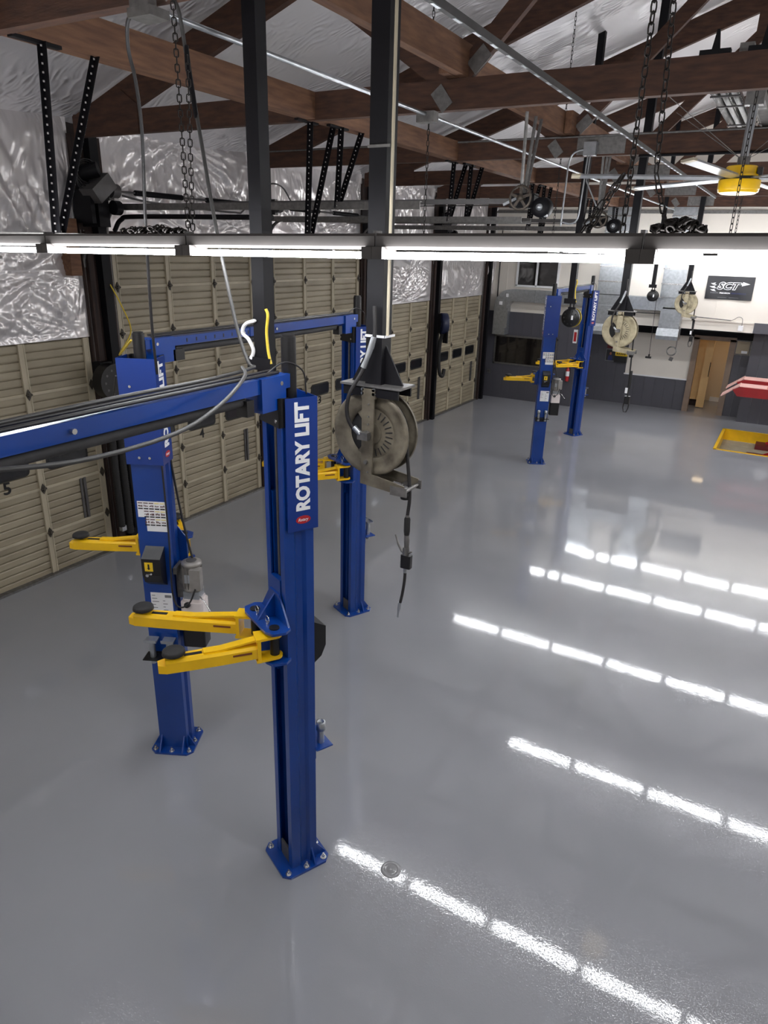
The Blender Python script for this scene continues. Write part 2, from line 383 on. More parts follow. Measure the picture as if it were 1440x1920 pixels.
# ---- overhead doors
def rrect(w, h, r, n=4):
    return [(sx*(w/2-r)+r*cos(a+i*pi/2/n), sz*(h/2-r)+r*sin(a+i*pi/2/n))
            for sx, sz, a in ((1,1,0),(-1,1,pi/2),(-1,-1,pi),(1,-1,3*pi/2)) for i in range(n+1)]
def section_profile():
    pts = [(0.0, 0.004)]; n = 6; h = (SH-0.012)/n
    for i in range(n):
        z = 0.006+i*h
        pts += [(0.004, z+0.003), (0.026, z+0.008), (0.031, z+0.022), (0.031, z+h-0.020), (0.026, z+h-0.008), (0.004, z+h-0.003)]
    pts += [(0.0, SH-0.004)]
    return pts
proto = {}
for k in range(5):
    y0 = DOORY[k]; nsec = 7 if TALL[k] else 5; num = 5-k
    D = struct(node('door_%d' % num, (XW, y0, 0)))
    for i in range(nsec):
        if 'sec' not in proto:
            mb = MB(); mb.prism(section_profile(), 0, DW, 'y'); proto['sec'] = mb.build('door_section', M_DOOR, D)
        else: share(proto['sec'], (0, 0, i*SH), D)
    xs = [0.05, 1.04, 2.03, 3.0]
    for j, yy in enumerate(xs):
        H = nsec*SH; key = 'st%d' % nsec
        if key not in proto:
            mb = MB(); mb.bx(0.028, 0.052, -0.045, 0.045, 0.0, H); mb.bx(0.05, 0.060, -0.045, -0.03, 0, H); mb.bx(0.05, 0.060, 0.03, 0.045, 0, H)
            proto[key] = mb.build('stile', M_STILE, D); proto[key].location = (0, yy, 0)
        else: share(proto[key], (0, yy, 0), D)
        for i in range(1, nsec):
            if 'hg' not in proto:
                mb = MB(); mb.prism([(0,-0.075),(0.042,0),(0,0.075),(-0.042,0)], 0.058, 0.068, 'x'); mb.cyl((0.075,-0.04,0),(0.075,0.04,0),0.014,8)
                mb.box((0.078,0,0),(0.03,0.03,0.05)); proto['hg'] = mb.build('hinge', M_HINGE, D); proto['hg'].location = (0, yy, i*SH)
            else: share(proto['hg'], (0, yy, i*SH), D)
    for i in range(1, nsec):
        if 'rail' not in proto:
            mb = MB(); mb.bx(0.028, 0.046, 0, DW, -0.02, 0.02); proto['rail'] = mb.build('meeting_rail', M_STILE, D); proto['rail'].location = (0, 0, i*SH)
        else: share(proto['rail'], (0, 0, i*SH), D)
    for j in range(3):
        yc = (0.60, 1.56, 2.48)[j]
        if 'wf' not in proto:
            mb = MB(); mb.prism(rrect(0.66, 0.26, 0.07), 0.026, 0.040, 'x'); proto['wf'] = mb.build('window_seal', M_RUB, D)
            proto['wf'].location = (0, yc, 1.65)
            mb = MB(); mb.prism(rrect(0.60, 0.20, 0.05), 0.036, 0.043, 'x'); g = mb.build('window_pane', M_GLASSDK, proto['wf'])
        else:
            s = share(proto['wf'], (0, yc, 1.65), D)
            g2 = proto['wf'].children[0].copy(); COL.objects.link(g2); g2.parent = s
    mb = MB(); mb.bx(0.028, 0.05, 2.62, 2.65, 0.67, 1.28); mb.bx(0.028, 0.062, 2.67, 2.71, 0.67, 1.28); mb.build('lift_handle', M_STEELGREY, D)
    mb = MB(); mb.bx(0.0, 0.05, 0, DW, 0, 0.03); mb.build('bottom_seal', M_RUB, D)
    if 2 <= num <= 5:
        o = text_mesh('door_number', str(num), M_BLKPL, D, frame((0.034, 1.49, 1.345), (0,1,0), (0,0,1)), 0.105, 0.165, 0.004, 0.02)
    # vertical tracks
    for s_, yy in ((-1, -0.07), (1, DW+0.07)):
        mb = MB(); zt = 4.62
        mb.bx(0.02, 0.075, yy-0.03, yy+0.03, 0, zt); mb.bx(0.075, 0.10, yy-0.03, yy-0.02, 0, zt); mb.bx(0.075, 0.10, yy+0.02, yy+0.03, 0, zt)
        mb.build('side_track', M_GALVDK, D)
mb = MB(); mb.bx(XW+0.0, XW+0.12, 3.2, 21.2, 0.0, 0.035); struct(mb.build('trim_8', M_GALVDK))

# horizontal door tracks and the perforated angle struts that hang them
def perf(mb, p0, p1, w=0.045):
    d = Vector(p1)-Vector(p0); mb.bar(p0, p1, w, 0.004, up=(1,0,0)); mb.bar(Vector(p0)+Vector((w*0.42,0,0)), Vector(p1)+Vector((w*0.42,0,0)), 0.004, w, up=(1,0,0))
def holes(p0, p1, m, parent, w=0.045, pitch=0.05):
    p0 = Vector(p0); p1 = Vector(p1); n = int((p1-p0).length/pitch); h = MB(); d = (p1-p0).normalized()
    sd = d.cross(Vector((1,0,0))).normalized()
    for i in range(n):
        c = p0.lerp(p1, (i+0.5)/n)
        for q in ((-0.28, 0.28) if w > 0.05 else (0,)):
            h.box(c+sd*(q*w)+Vector((0.024, 0, 0)), (0.003, 0.012, 0.012))
    o = h.build('perforation', m, parent); o['kind'] = 'stuff'; return o
M_HOLE = mat('pale_punched_hole', (186, 182, 180), 0.6)
DOORN = ['the leftmost low door', 'the tall door on the left', 'the tall door behind the hanging posts', 'the low door right of the nearest hose reel', 'the low door next to the back wall']
for k in range(5):
    for e, yy in (('near', DOORY[k]-0.05), ('far', DOORY[k]+DW+0.05)):
        xe = -3.6 if TALL[k] else -4.4; zk = 0.0 if TALL[k] else -0.43
        T = thing('door_track', 'grey overhead track of %s, %s rail' % (DOORN[k], 'left' if e == 'near' else 'right'), 'door track', (XW+0.1, yy, 4.6), group='overhead door tracks')
        pts = [(XW+0.08, yy, 4.58+zk)] + [(XW+0.08+0.32*(1-cos(a)), yy, 4.60+zk+0.32*sin(a)) for a in [i*pi/2/6 for i in range(7)]]
        mb = MB(); mb.tube(pts, 0.028, 6); mb.bar((XW+0.38, yy, 4.92+zk), (xe, yy, 4.93+zk), 0.012, 0.075); mb.bar((XW+0.38, yy+0.02, 4.955+zk), (xe, yy+0.02, 4.965+zk), 0.05, 0.008)
        mb.bar((XW+0.38, yy+0.02, 4.885+zk), (xe, yy+0.02, 4.895+zk), 0.05, 0.008)
        mb.build('rail', M_GALVDK, T, True)
        mb = MB(); zs = 5.12 if TALL[k] else 4.47; mb.cyl((XW+0.25, yy-0.02, zs), (XW+0.25, yy+0.10, zs), 0.09 if TALL[k] else 0.06, 14); mb.bx(XW+0.1, XW+0.24, yy-0.03, yy+0.05, zs-0.12, zs+(0.13 if TALL[k] else 0.05)); mb.build('cable_drum', M_STEELGREY, T, True)
        yt = yy+0.08
        xs_ = -4.65 if e == 'near' else -4.75
        for a, b in (((xs_, yt, 5.705), (xs_, yy, 4.90+zk)), ((xs_, yt+(0.42 if not (k == 4 and e == 'far') else -0.42), 5.705), (xs_, yy+0.02, 4.90+zk))):
            mb = MB(); perf(mb, a, b, 0.06); s = mb.build('perforated_strut', M_STEELBLACK, T, True)
            holes(a, b, M_HOLE, s, 0.06).matrix_parent_inverse = Matrix.Identity(4)
            hb = s.children[0]
            for v in hb.data.vertices: v.co = v.co - Vector(T.location)
        mb = MB(); mb.bar((xs_, yt-0.22, 5.698), (xs_, yt+0.14, 5.698), 0.05, 0.02); mb.build('angle_bracket', M_STEELBLACK, T, True)
    # torsion shaft
for k in range(5):
    zs = 5.12 if TALL[k] else 4.47
    T = thing('torsion_shaft', 'dark torsion spring shaft over %s' % DOORN[k], 'spring shaft', (XW+0.25, DOORY[k], zs), group='torsion shafts over the doors')
    MB().cyl((XW+0.25, DOORY[k]+0.1, zs), (XW+0.25, DOORY[k]+DW-0.1, zs), 0.014, 8).build('shaft', M_STEELGREY, T, True)
    for c in (0.8, 2.2):
        mb = MB(); n = 72
        mb.tube([(XW+0.25, DOORY[k]+c-0.45+0.9*i/n, zs) for i in range(n+1)], [0.033+0.007*(i % 2) for i in range(n+1)], 8)
        mb.build('spring', M_STEELBLACK, T, True)

# ---- back wall
wb = MB(); wb.bx(XW-0.2, XR, YB, YB+0.2, 2.62, 9); wb.bx(XW-0.2, -5.55, YB, 23.5, 0, 2.62)
wb.bx(-5.55, -2.46, 23.32, 23.5, 0, 2.62); wb.bx(-1.32, XR, 23.32, 23.5, 0, 2.62); wb.bx(-2.46, -1.32, 23.32, 23.5, 2.26, 2.62)
wb.bx(-0.86, XR, 22.68, 23.32, 0, 2.62)
wall_back = struct(wb.build('wall_back', M_WALLWH))
def panels(x0, x1, y, z0, z1, n, gap=0.0025, th=0.02, m=M_WALLGR):
    wdt = (x1-x0)/n; o = None
    for i in range(n):
        if o is None:
            mb = MB(); mb.bx(gap/2, wdt-gap/2, -th, 0, 0, z1-z0); o = mb.build('panel', m, wall_back); o.location = (x0, y, z0)
        else: share(o, (x0+i*wdt, y, z0), wall_back)
panels(XW, -5.55, YB, 0, 2.74, 10)
panels(-5.55, -4.33, 23.32, 0, 2.26, 4); panels(-4.33, -2.46, 23.32, 0, 0.96, 6)
panels(-1.32, -0.86, 23.32, 0, 1.83, 2); panels(-0.86, 2.6, 22.68, 0, 2.62, 12)
panels(-0.87, 2.6, YB, 2.62, 2.89, 4)
mb = MB(); mb.bx(-0.02, 0, YB, 23.3, 0, 2.62); sp = mb.build('panel', M_WALLGR, wall_back); sp.location = (-5.53, 0, 0)
mb = MB(); mb.bx(-5.53, -0.9, YB+0.01, 23.3, 2.59, 2.618); mb.bx(-5.53, -0.88, 23.27, 23.32, 2.27, 2.6); mb.build('soffit', M_STEELBLACK, wall_back)
mb = MB(); mb.bx(XW, -0.88, YB-0.05, YB, 2.86, 2.9); struct(mb.build('trim_9', M_WALLWH))
mb = MB(); mb.bx(XW, XR, YB-0.10, YB, 5.60, 5.68); struct(mb.build('trim_10', M_GALVDK))
for x in (-8.0, -5.9, -4.0, -1.9, 0.2, 2.2):
    mb = MB(); mb.bx(x, x+0.02, YB-0.012, YB, 3.0, 7.5); mb.build('wall_seam', M_WALLWH, wall_back)
mb = MB(); mb.bx(-4.33, -2.46, 23.29, 23.32, 0.96, 2.24); mb.build('white_panel', M_WALLWH, wall_back)
mb = MB(); mb.bx(-4.36, -2.44, 23.27, 23.32, 0.94, 0.98); struct(mb.build('trim_11', M_WHITE))
# doorway and the room beyond
fr = MB(); fr.bx(-2.46, -2.30, 23.22, 23.42, 0, 2.26); fr.bx(-1.46, -1.30, 23.22, 23.42, 0, 2.26); fr.bx(-2.46, -1.30, 23.22, 23.42, 2.2, 2.32)
struct(fr.build('trim_12', M_BROWNFR))
rm = MB(); rm.bx(-2.9, -0.8, 25.6, 25.7, 0, 2.5); rm.bx(-2.95, -2.9, 23.5, 25.7, 0, 2.5); rm.bx(-0.8, -0.75, 23.5, 25.7, 0, 2.5); rm.bx(-2.95, -0.75, 23.5, 25.7, 2.5, 2.55)
struct(rm.build('wall_beyond', M_LINEN))
mb = MB(); mb.bx(-1.9, -0.8, 25.55, 25.6, 0, 0.14); struct(mb.build('baseboard_back', M_WHITE))
lk = thing('locker', 'tan locker with an upright door, inside the lit doorway', 'locker', (-2.25, 24.6, 0))
MB().bx(-2.6, -2.16, 24.3, 25.2, 0.22, 2.16).build('body', M_TAN, lk, True)
MB().bx(-2.5, -2.1, 24.4, 25.1, 0, 0.22).build('plinth', M_DARKWOOD, lk, True)
dl = MB().bx(-2.16, -1.93, 24.10, 24.16, 0.02, 2.20).build('door', M_TAN, lk, True)
h = MB().cyl((-1.95, 24.09, 1.0), (-1.95, 24.09, 1.45), 0.012, 6); h = h.build('handle', M_BLKPL, dl, False)
for v in h.data.vertices: v.co -= Vector((-2.25, 24.6, 0))
cl = thing('added_room_light', 'unseen light panel added to warm the room beyond the doorway', 'ceiling light', (-1.6, 24.3, 2.5))  # unseen lamp, added to give the room beyond a warm light
MB().bx(-1.9, -1.3, 24.0, 24.6, 2.46, 2.5).build('frame', M_WHITE, cl, True)
MB().bx(-1.86, -1.34, 24.04, 24.56, 2.45, 2.462).build('diffuser', mat('warm_diffuser', (255, 226, 180), 0.5, emit=6.0), cl, True)
# small internal window right of the doorway
w3 = struct(node('window_3', (-1.12, 23.3, 1.85)))
MB().bx(-1.30, -0.90, 23.24, 23.32, 1.85, 2.27).build('window_frame', M_STEELGREY, w3, True)
MB().bx(-1.27, -0.93, 23.23, 23.25, 1.88, 2.24).build('window_pane', mat('lit_hatch_glass', (170, 156, 132), 0.15), w3, True)
MB().bx(-1.12, -0.96, 23.19, 23.23, 1.90, 1.97).build('card_reader', M_WHITE, w3, True)
# upper sliding window and the long office window
w1 = struct(node('window_1', (-7.0, YB, 3.55)))
fm = MB(); 
for a in ((-7.68, -7.62, 3.53, 4.75), (-6.40, -6.34, 3.53, 4.75), (-7.06, -7.0, 3.53, 4.75)): fm.bx(a[0], a[1], YB-0.06, YB+0.02, a[2], a[3])
fm.bx(-7.68, -6.34, YB-0.06, YB+0.02, 3.5, 3.56); fm.bx(-7.68, -6.34, YB-0.06, YB+0.02, 4.72, 4.78)
fm.build('window_frame', M_WHITE, w1, True)
for x0, x1 in ((-7.62, -7.06), (-7.0, -6.40)):
    MB().bx(x0, x1, YB-0.03, YB-0.02, 3.56, 4.72).build('window_pane', M_GLASSBR, w1, True)
w2 = struct(node('window_2', (-7.2, YB, 1.1)))
fm = MB(); fm.bx(-8.22, -6.16, YB-0.05, YB, 1.10, 1.15); fm.bx(-8.22, -6.16, YB-0.05, YB, 1.97, 2.02); fm.bx(-8.22, -8.17, YB-0.05, YB, 1.10, 2.02); fm.bx(-6.21, -6.16, YB-0.05, YB, 1.10, 2.02)
fm.build('window_frame', M_GALVDK, w2, True)
MB().bx(-8.17, -6.21, YB-0.035, YB-0.022, 1.15, 1.97).build('window_pane', M_GLASSBR, w2, True)

# ---- roof trusses
names = ['nearest', 'first', 'second', 'third', 'fourth', 'fifth', 'farthest']
tl = ['brown timber roof truss above and behind the camera', 'brown timber roof truss nearest the camera, cut by the top left corner',
      'brown timber roof truss whose broad lower chord crosses the whole picture', 'brown timber roof truss second behind the broad chord, above the black opener wheels',
      'brown timber roof truss third from the front, carrying the ridge plate', 'brown timber roof truss fourth from the front, behind the yellow fan', 'brown timber roof truss closest to the white back wall']
def chord_poly(xa, za, xb, zb, dep): return [(xa, za), (xb, zb), (xb, zb-dep), (xa, za-dep)]
plate = MB().box((0, 0, 0), (0.24, 0.006, 0.16)); 
tproto = None
def build_truss(y, label):
    T = thing('roof_truss', label, 'roof truss', (RIDGE_X, y, 5.70), group='timber roof trusses')
    th = 0.045
    xr = 2*RIDGE_X-EAVE_X
    MB().prism([(EAVE_X, 5.70), (xr, 5.70), (xr, 5.95), (EAVE_X, 5.95)], -th, th, 'y', Matrix.Translation((0, y, 0))).build('bottom_chord', M_TRUSS, T, True)
    for sgn in (0, 1):
        fx = (lambda x: x) if sgn == 0 else (lambda x: 2*RIDGE_X-x)
        zt = lambda x: roof_z(x)-0.02
        MB().prism([(fx(EAVE_X), zt(EAVE_X)), (fx(RIDGE_X), zt(RIDGE_X)), (fx(RIDGE_X), zt(RIDGE_X)-0.34), (fx(EAVE_X+0.45), zt(EAVE_X+0.45)-0.34), (fx(EAVE_X), 5.80)], -th*0.9, th*0.9, 'y', Matrix.Translation((0, y, 0))).build('top_chord', M_TRUSS, T, True)
        MB().prism([(fx(EAVE_X), 5.69), (fx(EAVE_X+1.15), 5.69), (fx(EAVE_X+1.15), 6.0), (fx(EAVE_X+0.9), 6.16), (fx(EAVE_X), 5.93)], -th*1.3, -th, 'y', Matrix.Translation((0, y, 0))).build('heel_gusset', M_TRUSS, T, True)
        for a, b in (((-4.75, zt(-4.75)-0.2), (-3.05, 5.85)), ((-3.15, 5.85), (-0.70, zt(-0.7)-0.28))):
            MB().bar((fx(a[0]), y, a[1]), (fx(b[0]), y, b[1]), 0.07, 0.17).build('web', M_TRUSS, T, True)
        for px, pz, r in ((-3.2, 5.80, 0.9), (-2.85, 6.08, -0.75), (-4.6, zt(-4.6)-0.22, 0.3)):
            mb = MB(); mb.box((fx(px), y-th-0.006, pz), (0.2, 0.008, 0.13), R=Matrix.Rotation(r if sgn == 0 else -r, 3, 'Y')); mb.build('nail_plate', M_GALVDK, T, True)
    MB().prism([(RIDGE_X-0.75, 7.66), (RIDGE_X+0.75, 7.66), (RIDGE_X+0.75, 8.05), (RIDGE_X, 8.5), (RIDGE_X-0.75, 8.05)], -th*1.3, -th*0.9, 'y', Matrix.Translation((0, y, 0))).build('ridge_plate', M_TRUSS, T, True)
    mb = MB(); mb.box((-2.6, y-th-0.004, 5.83), (0.62, 0.008, 0.22)); mb.build('splice_plate', M_GALVDK, T, True) if abs(y-6.62) > 0.1 else None
    return T
tproto = build_truss(TY[3], tl[3]); 
special = build_truss(TY[2], tl[2])
for i, y in enumerate(TY):
    if i in (2, 3): continue
    dup(tproto, (RIDGE_X, y, 5.70), label=tl[i])
# longitudinal beams: one row flush between chords (A), one row lapped on top of the chords (B)
bl = ['over the camera', 'in the top left bay', 'just behind the broad chord', 'in the third bay back', 'in the fourth bay back', 'next to the back wall']
for i in range(6):
    y0, y1 = TY[i], TY[i+1]
    o = MB().bx(-4.78, -4.62, y0+0.045, y1-0.045, 5.71, 5.95)
    o = o.build('timber_brace', M_BEAM); tag(o, 'timber brace set between the chords on the door side, ' + bl[i], 'beam', 'timber braces between the trusses')
    dx = 0.05 if i % 2 else -0.05
    o = MB().bx(-3.05+dx-0.045, -3.05+dx+0.045, y0-0.25, y1+0.25, 5.955, 6.21)
    o = o.build('timber_brace', M_BEAM); tag(o, 'timber brace lying on top of the chords, ' + bl[i], 'beam', 'timber braces between the trusses')
# ================================================================== TWO-POST LIFTS
def MT(x, y, z=0): return Matrix.Translation((x, y, z))
def arm(T, Mc, piv, pad, zc, name_pad=True):
    # yellow swing arm in column coordinates from the pivot to the pad
    p = Vector((piv[0], piv[1], 0)); q = Vector((pad[0], pad[1], 0)); d = (q-p); ln = d.length; d.normalize()
    A = Mc @ frame((p.x, p.y, zc), (d.y, -d.x, 0), (d.x, d.y, 0))      # x = right of arm, y = along, z = up
    t = MB()
    zl, zh = -0.158, -0.072
    # main tube, tapering towards the outer end, nose chamfered
    prof = [(0.10, 0.052), (ln*0.55, 0.058), (ln-0.10, 0.055), (ln+0.055, 0.050)]
    vs = []
    for i, (yy, hw) in enumerate(prof):
        zz = zh + (0.0 if i < 3 else -0.0)
        vs += [(-hw, yy, zl), (hw, yy, zl), (hw, yy, zz-0.015), (hw-0.015, yy, zz), (-hw+0.015, yy, zz), (-hw, yy, zz-0.015)]
    n = 6; fs = [(i*n+j, i*n+(j+1) % n, (i+1)*n+(j+1) % n, (i+1)*n+j) for i in range(3) for j in range(n)] + [tuple(range(n)), tuple(range(3*n, 4*n))]
    t.add(vs, fs, False, A)
    t.prism([(-0.05, ln+0.05), (0.05, ln+0.05), (0.03, ln+0.10), (-0.03, ln+0.10)], zl, zh-0.03, 'z', A)
    # fork plates and root plate
    for z0 in (-0.035, -0.19):
        t.prism([(0.05*cos(a), 0.05*sin(a)) for a in [pi+i*pi/8 for i in range(9)]] + [(0.06, 0.13), (-0.06, 0.13)], z0, z0+0.018, 'z', A)
    t.bx(-0.06, 0.06, 0.10, 0.122, -0.19, -0.018, A)
    o = t.build('lift_arm', M_YEL, T)
    b = MB(); b.add([(-0.03, 0.02, -0.018), (0.03, 0.02, -0.018), (0.03, ln*0.55, zh+0.012), (-0.03, ln*0.55, zh+0.012), (-0.03, ln*0.72, zh+0.012), (0.03, ln*0.72, zh+0.012),
                     (-0.03, 0.02, -0.033), (0.03, 0.02, -0.033), (0.03, ln*0.55, zh), (-0.03, ln*0.55, zh), (-0.03, ln*0.72, zh), (0.03, ln*0.72, zh)],
                    [(0,1,2,3),(3,2,5,4),(6,9,8,7),(9,10,11,8),(0,3,9,6),(3,4,10,9),(1,7,8,2),(2,8,11,5),(4,5,11,10),(0,6,7,1)], False, A)
    b.build('arm_brace', M_YEL, o)
    pd = MB(); pd.lathe([(0, 0.03), (0.060, 0.03), (0.068, 0.024), (0.072, 0.004), (0.058, -0.004), (0, -0.004)], A @ MT(0, ln, zh+0.022), 20); pd.cyl((0, ln, zh-0.01), (0, ln, zh+0.02), 0.022, 10, M=A)
    po = pd.build('lift_pad', M_RUB, o)
    s = MB(); s.bx(-0.014, 0.014, ln-0.17, ln-0.06, zh, zh+0.002, A); s.build('adjustment_slot', M_BLKPL, o)
    s = MB()
    for sg in (-1, 1):
        s.bx(sg*0.0555, sg*0.0595, 0.16, 0.28, zl+0.045, zl+0.058, A)
    s.build('warning_strip', mat('brown_decal', (120, 66, 30), 0.5), o)
    s = MB(); s.cyl((0, 0, -0.2), (0, 0, 0.0), 0.032, 12, M=A); s.build('pivot_pin', M_BLKPL, o)
    return o

def column(T, cy, kind, zc, pads, cyl_top, adapters_up=True, detail=True):
    Mc = MT(0, cy) @ Matrix.Rotation(radians(26 if kind == 'A' else 154), 4, 'Z')
    # base
    b = MB(); c = 0.2; k = 0.05
    b.prism([(-c+k, -c), (c-k, -c), (c, -c+k), (c, c-k), (c-k, c), (-c+k, c), (-c, c-k), (-c, -c+k)], 0, 0.018, 'z', Mc)
    for sx in (-1, 1): b.prism([(-0.105, 0.018), (-0.195, 0.018), (-0.105, 0.15)], sx*0.106-0.006, sx*0.106+0.006, 'x', Mc)
    for sx in (-1, 1):
        b.prism([(sx*0.13, 0.018), (sx*0.195, 0.018), (sx*0.13, 0.14)], -0.07, -0.058, 'y', Mc)
    base = b.build('base_plate', M_BLUE, T)
    bo = MB()
    for x, y in ((-0.16,-0.15),(0.16,-0.15),(0,-0.165),(-0.165,0.0),(0.165,0.0),(-0.155,0.15),(0.155,0.15)):
        bo.cyl((x, y, 0.018), (x, y, 0.022), 0.024, 10, M=Mc); bo.cyl((x, y, 0.02), (x, y, 0.045), 0.014, 6, M=Mc); bo.cyl((x, y, 0.04), (x, y, 0.06), 0.008, 6, M=Mc)
    bo.build('anchor_bolt', M_CHROME, base)['kind'] = 'stuff'
    # folded column
    h = [(0.072, 0.105), (0.13, 0.105), (0.13, 0.035), (0.108, 0.015), (0.108, -0.03), (0.13, -0.05), (0.13, -0.105)]
    i = [(0.118, -0.093), (0.118, -0.055), (0.096, -0.034), (0.096, 0.02), (0.118, 0.04), (0.118, 0.093), (0.072, 0.093)]
    poly = h + [(-x, y) for x, y in h[::-1]] + [(-x, y) for x, y in i[::-1]] + i
    col = MB().prism(poly, 0.018, 3.60, 'z', Mc).build('column', M_BLUE, T)
    # sleeve with the lettering
    s = MB(); U = [(0.146, 0.085), (0.152, 0.085), (0.152, -0.128), (-0.152, -0.128), (-0.152, 0.085), (-0.146, 0.085), (-0.146, -0.122), (0.146, -0.122)]
    s.prism(U, 2.82, 3.665, 'z', Mc)
    s.bx(-0.128, -0.147, -0.12, 0.08, 2.9, 3.6, Mc); s.bx(0.128, 0.147, -0.12, 0.08, 2.9, 3.6, Mc); s.bx(-0.12, 0.12, -0.122, -0.106, 2.9, 3.55, Mc)
    sl = s.build('top_sleeve', M_BLUEDK, T)
    for sg in (1, -1):
        ya = (0, -1, 0) if sg > 0 else (0, 1, 0)
        oy = -0.022 + (0.05 if sg > 0 else -0.05)
        text_mesh('lettering', 'ROTARY LIFT', M_WHITE, sl, Mc @ frame((sg*0.1525, oy, 2.955), (0,0,1), ya), 0.685, 0.10, 0.0015, 0.045)
        lo = MB(); lo.add([(sg*0.1528, -0.022+0.052*cos(a), 2.893+0.027*sin(a)) for a in [j*2*pi/20 for j in range(20)]] + [(sg*0.1538, -0.022+0.052*cos(a), 2.893+0.027*sin(a)) for a in [j*2*pi/20 for j in range(20)]],
                          [tuple(range(20)), tuple(range(20, 40))] + [(j, (j+1) % 20, 20+(j+1) % 20, 20+j) for j in range(20)], False, Mc)
        lo.build('logo_oval', M_RED, sl)
        xa = (0, 1, 0) if sg > 0 else (0, -1, 0)
        text_mesh('logo_script', 'Rotary', M_WHITE, sl, Mc @ frame((sg*0.154, -0.022-0.036*sg, 2.878), xa, (0,0,1)), 0.072, 0.026, 0.001, 0.01, 0.3)
    bo = MB()
    for x, z in ((-0.04, 2.88), (0.045, 2.88), (-0.06, 3.45)): bo.cyl((x, -0.128, z), (x, -0.136, z), 0.011, 8, M=Mc)
    bo.build('bolt', M_CHROME, sl)['kind'] = 'stuff'
    # black bracket, pulley and hydraulic cylinder
    br = MB(); br.bx(-0.135, 0.135, 0.106, 0.122, 3.49, 3.665, Mc); br.bx(-0.135, -0.12, 0.05, 0.122, 3.49, 3.665, Mc); br.bx(0.12, 0.135, 0.05, 0.122, 3.49, 3.665, Mc)
    brk = br.build('pulley_bracket', M_BLKPL, T)
    bo = MB()
    for x in (-0.11, 0.11):
        for z in (3.53, 3.62): bo.cyl((x, 0.122, z), (x, 0.132, z), 0.012, 8, M=Mc)
    bo.build('bolt', M_CHROME, brk)['kind'] = 'stuff'
    cy_ = MB(); cy_.cyl((0.0, -0.02, 3.0), (0.0, -0.02, cyl_top), 0.045, 16, M=Mc); cy_.cyl((0.0, -0.02, cyl_top), (0.0, -0.02, cyl_top+0.012), 0.038, 12, M=Mc); cy_.build('hydraulic_cylinder', M_BLKPL, T)
    rod = MB(); rod.cyl((0.035, 0.06, 2.0), (0.035, 0.06, 3.5), 0.012, 8, M=Mc); rod.cyl((-0.045, 0.07, 0.1), (-0.045, 0.07, 3.5), 0.005, 6, M=Mc); rod.build('lifting_cable', M_STEELGREY, T)
    # carriage
    ca = MB()
    for sx in (-1, 1): ca.bx(sx*0.055, sx*0.092, -0.07, 0.085, zc-0.45, zc+0.88, Mc)
    ca.bx(-0.092, 0.092, -0.085, -0.06, zc-0.45, zc+0.88, Mc)
    ca.bx(-0.068, 0.068, 0.075, 0.112, zc-0.23, zc+0.30, Mc)
    ca.bx(-0.20, 0.20, 0.112, 0.13, zc-0.22, zc+0.0, Mc)
    pl = [(-0.21, 0.112), (0.21, 0.112), (0.24, 0.16), (0.22, 0.245), (0.16, 0.27), (-0.16, 0.27), (-0.22, 0.245), (-0.24, 0.16)]
    ca.prism(pl, zc, zc+0.018, 'z', Mc); ca.prism(pl, zc-0.225, zc-0.207, 'z', Mc)
    cg = ca.build('carriage', M_BLUE, T)
    g = MB(); g.prism([(0.112, zc+0.018), (0.25, zc+0.018), (0.112, zc+0.20)], -0.008, 0.008, 'x', Mc)
    g.prism([(-0.20, zc+0.018), (0.20, zc+0.018), (0.07, zc+0.20), (-0.07, zc+0.20)], 0.112, 0.124, 'y', Mc); g.build('gusset', M_BLUE, cg)
    for x in (-0.15, 0.15):
        pn = MB(); pn.cyl((x, 0.2, zc+0.018), (x, 0.2, zc+0.026), 0.034, 14, M=Mc); pn.build('pin_cap', M_BLKPL, cg)
    for x in (-0.08, 0.08):
        rg = MB(); rg.tube([(x+0.028*cos(a), 0.215, zc+0.05+0.028*sin(a)) for a in [j*2*pi/12 for j in range(13)]], 0.003, 5, M=Mc); rg.cyl((x, 0.215, zc+0.018), (x, 0.215, zc+0.04), 0.010, 8, M=Mc); rg.build('locking_ring', M_CHROME, cg)
    arm(T, Mc, (0.15, 0.2), pads[0], zc); arm(T, Mc, (-0.15, 0.2), pads[1], zc)
    # lock cover on the back
    bx_ = MB(); bx_.prism([(-0.106, 1.74), (-0.19, 1.80), (-0.225, 1.88), (-0.225, 2.03), (-0.106, 2.10)], -0.075, 0.085, 'x', Mc)
    cv = bx_.build('lock_cover', M_BLKPL, T)
    yl = MB(); yl.bx(-0.05, 0.02, -0.228, -0.2255, 1.92, 2.0, Mc); yl.build('caution_label', M_YELPR, cv)
    yl = MB(); yl.bx(-0.022, -0.008, -0.2295, -0.228, 1.945, 1.985, Mc); yl.prism([(-0.03, 1.95), (0.0, 1.95), (-0.015, 1.932)], -0.2295, -0.228, 'y', Mc); yl.build('arrow', M_BLKPL, cv)
    yl = MB(); yl.cyl((-0.02, -0.225, 1.89), (0.01, -0.25, 1.905), 0.008, 6, M=Mc); yl.cyl((-0.03, -0.226, 1.885), (-0.03, -0.24, 1.885), 0.014, 8, M=Mc); yl.build('release_lever', M_CHROME, cv)
    # adapter rack on the back
    zr = 1.05
    ra = MB(); ra.bx(-0.125, 0.125, -0.112, -0.106, zr-0.08, zr+0.02, Mc); ra.bx(-0.15, 0.15, -0.24, -0.106, zr, zr+0.010, Mc); rack = ra.build('adapter_rack', M_BLKPL if kind == 'A' else M_BLUE, T)
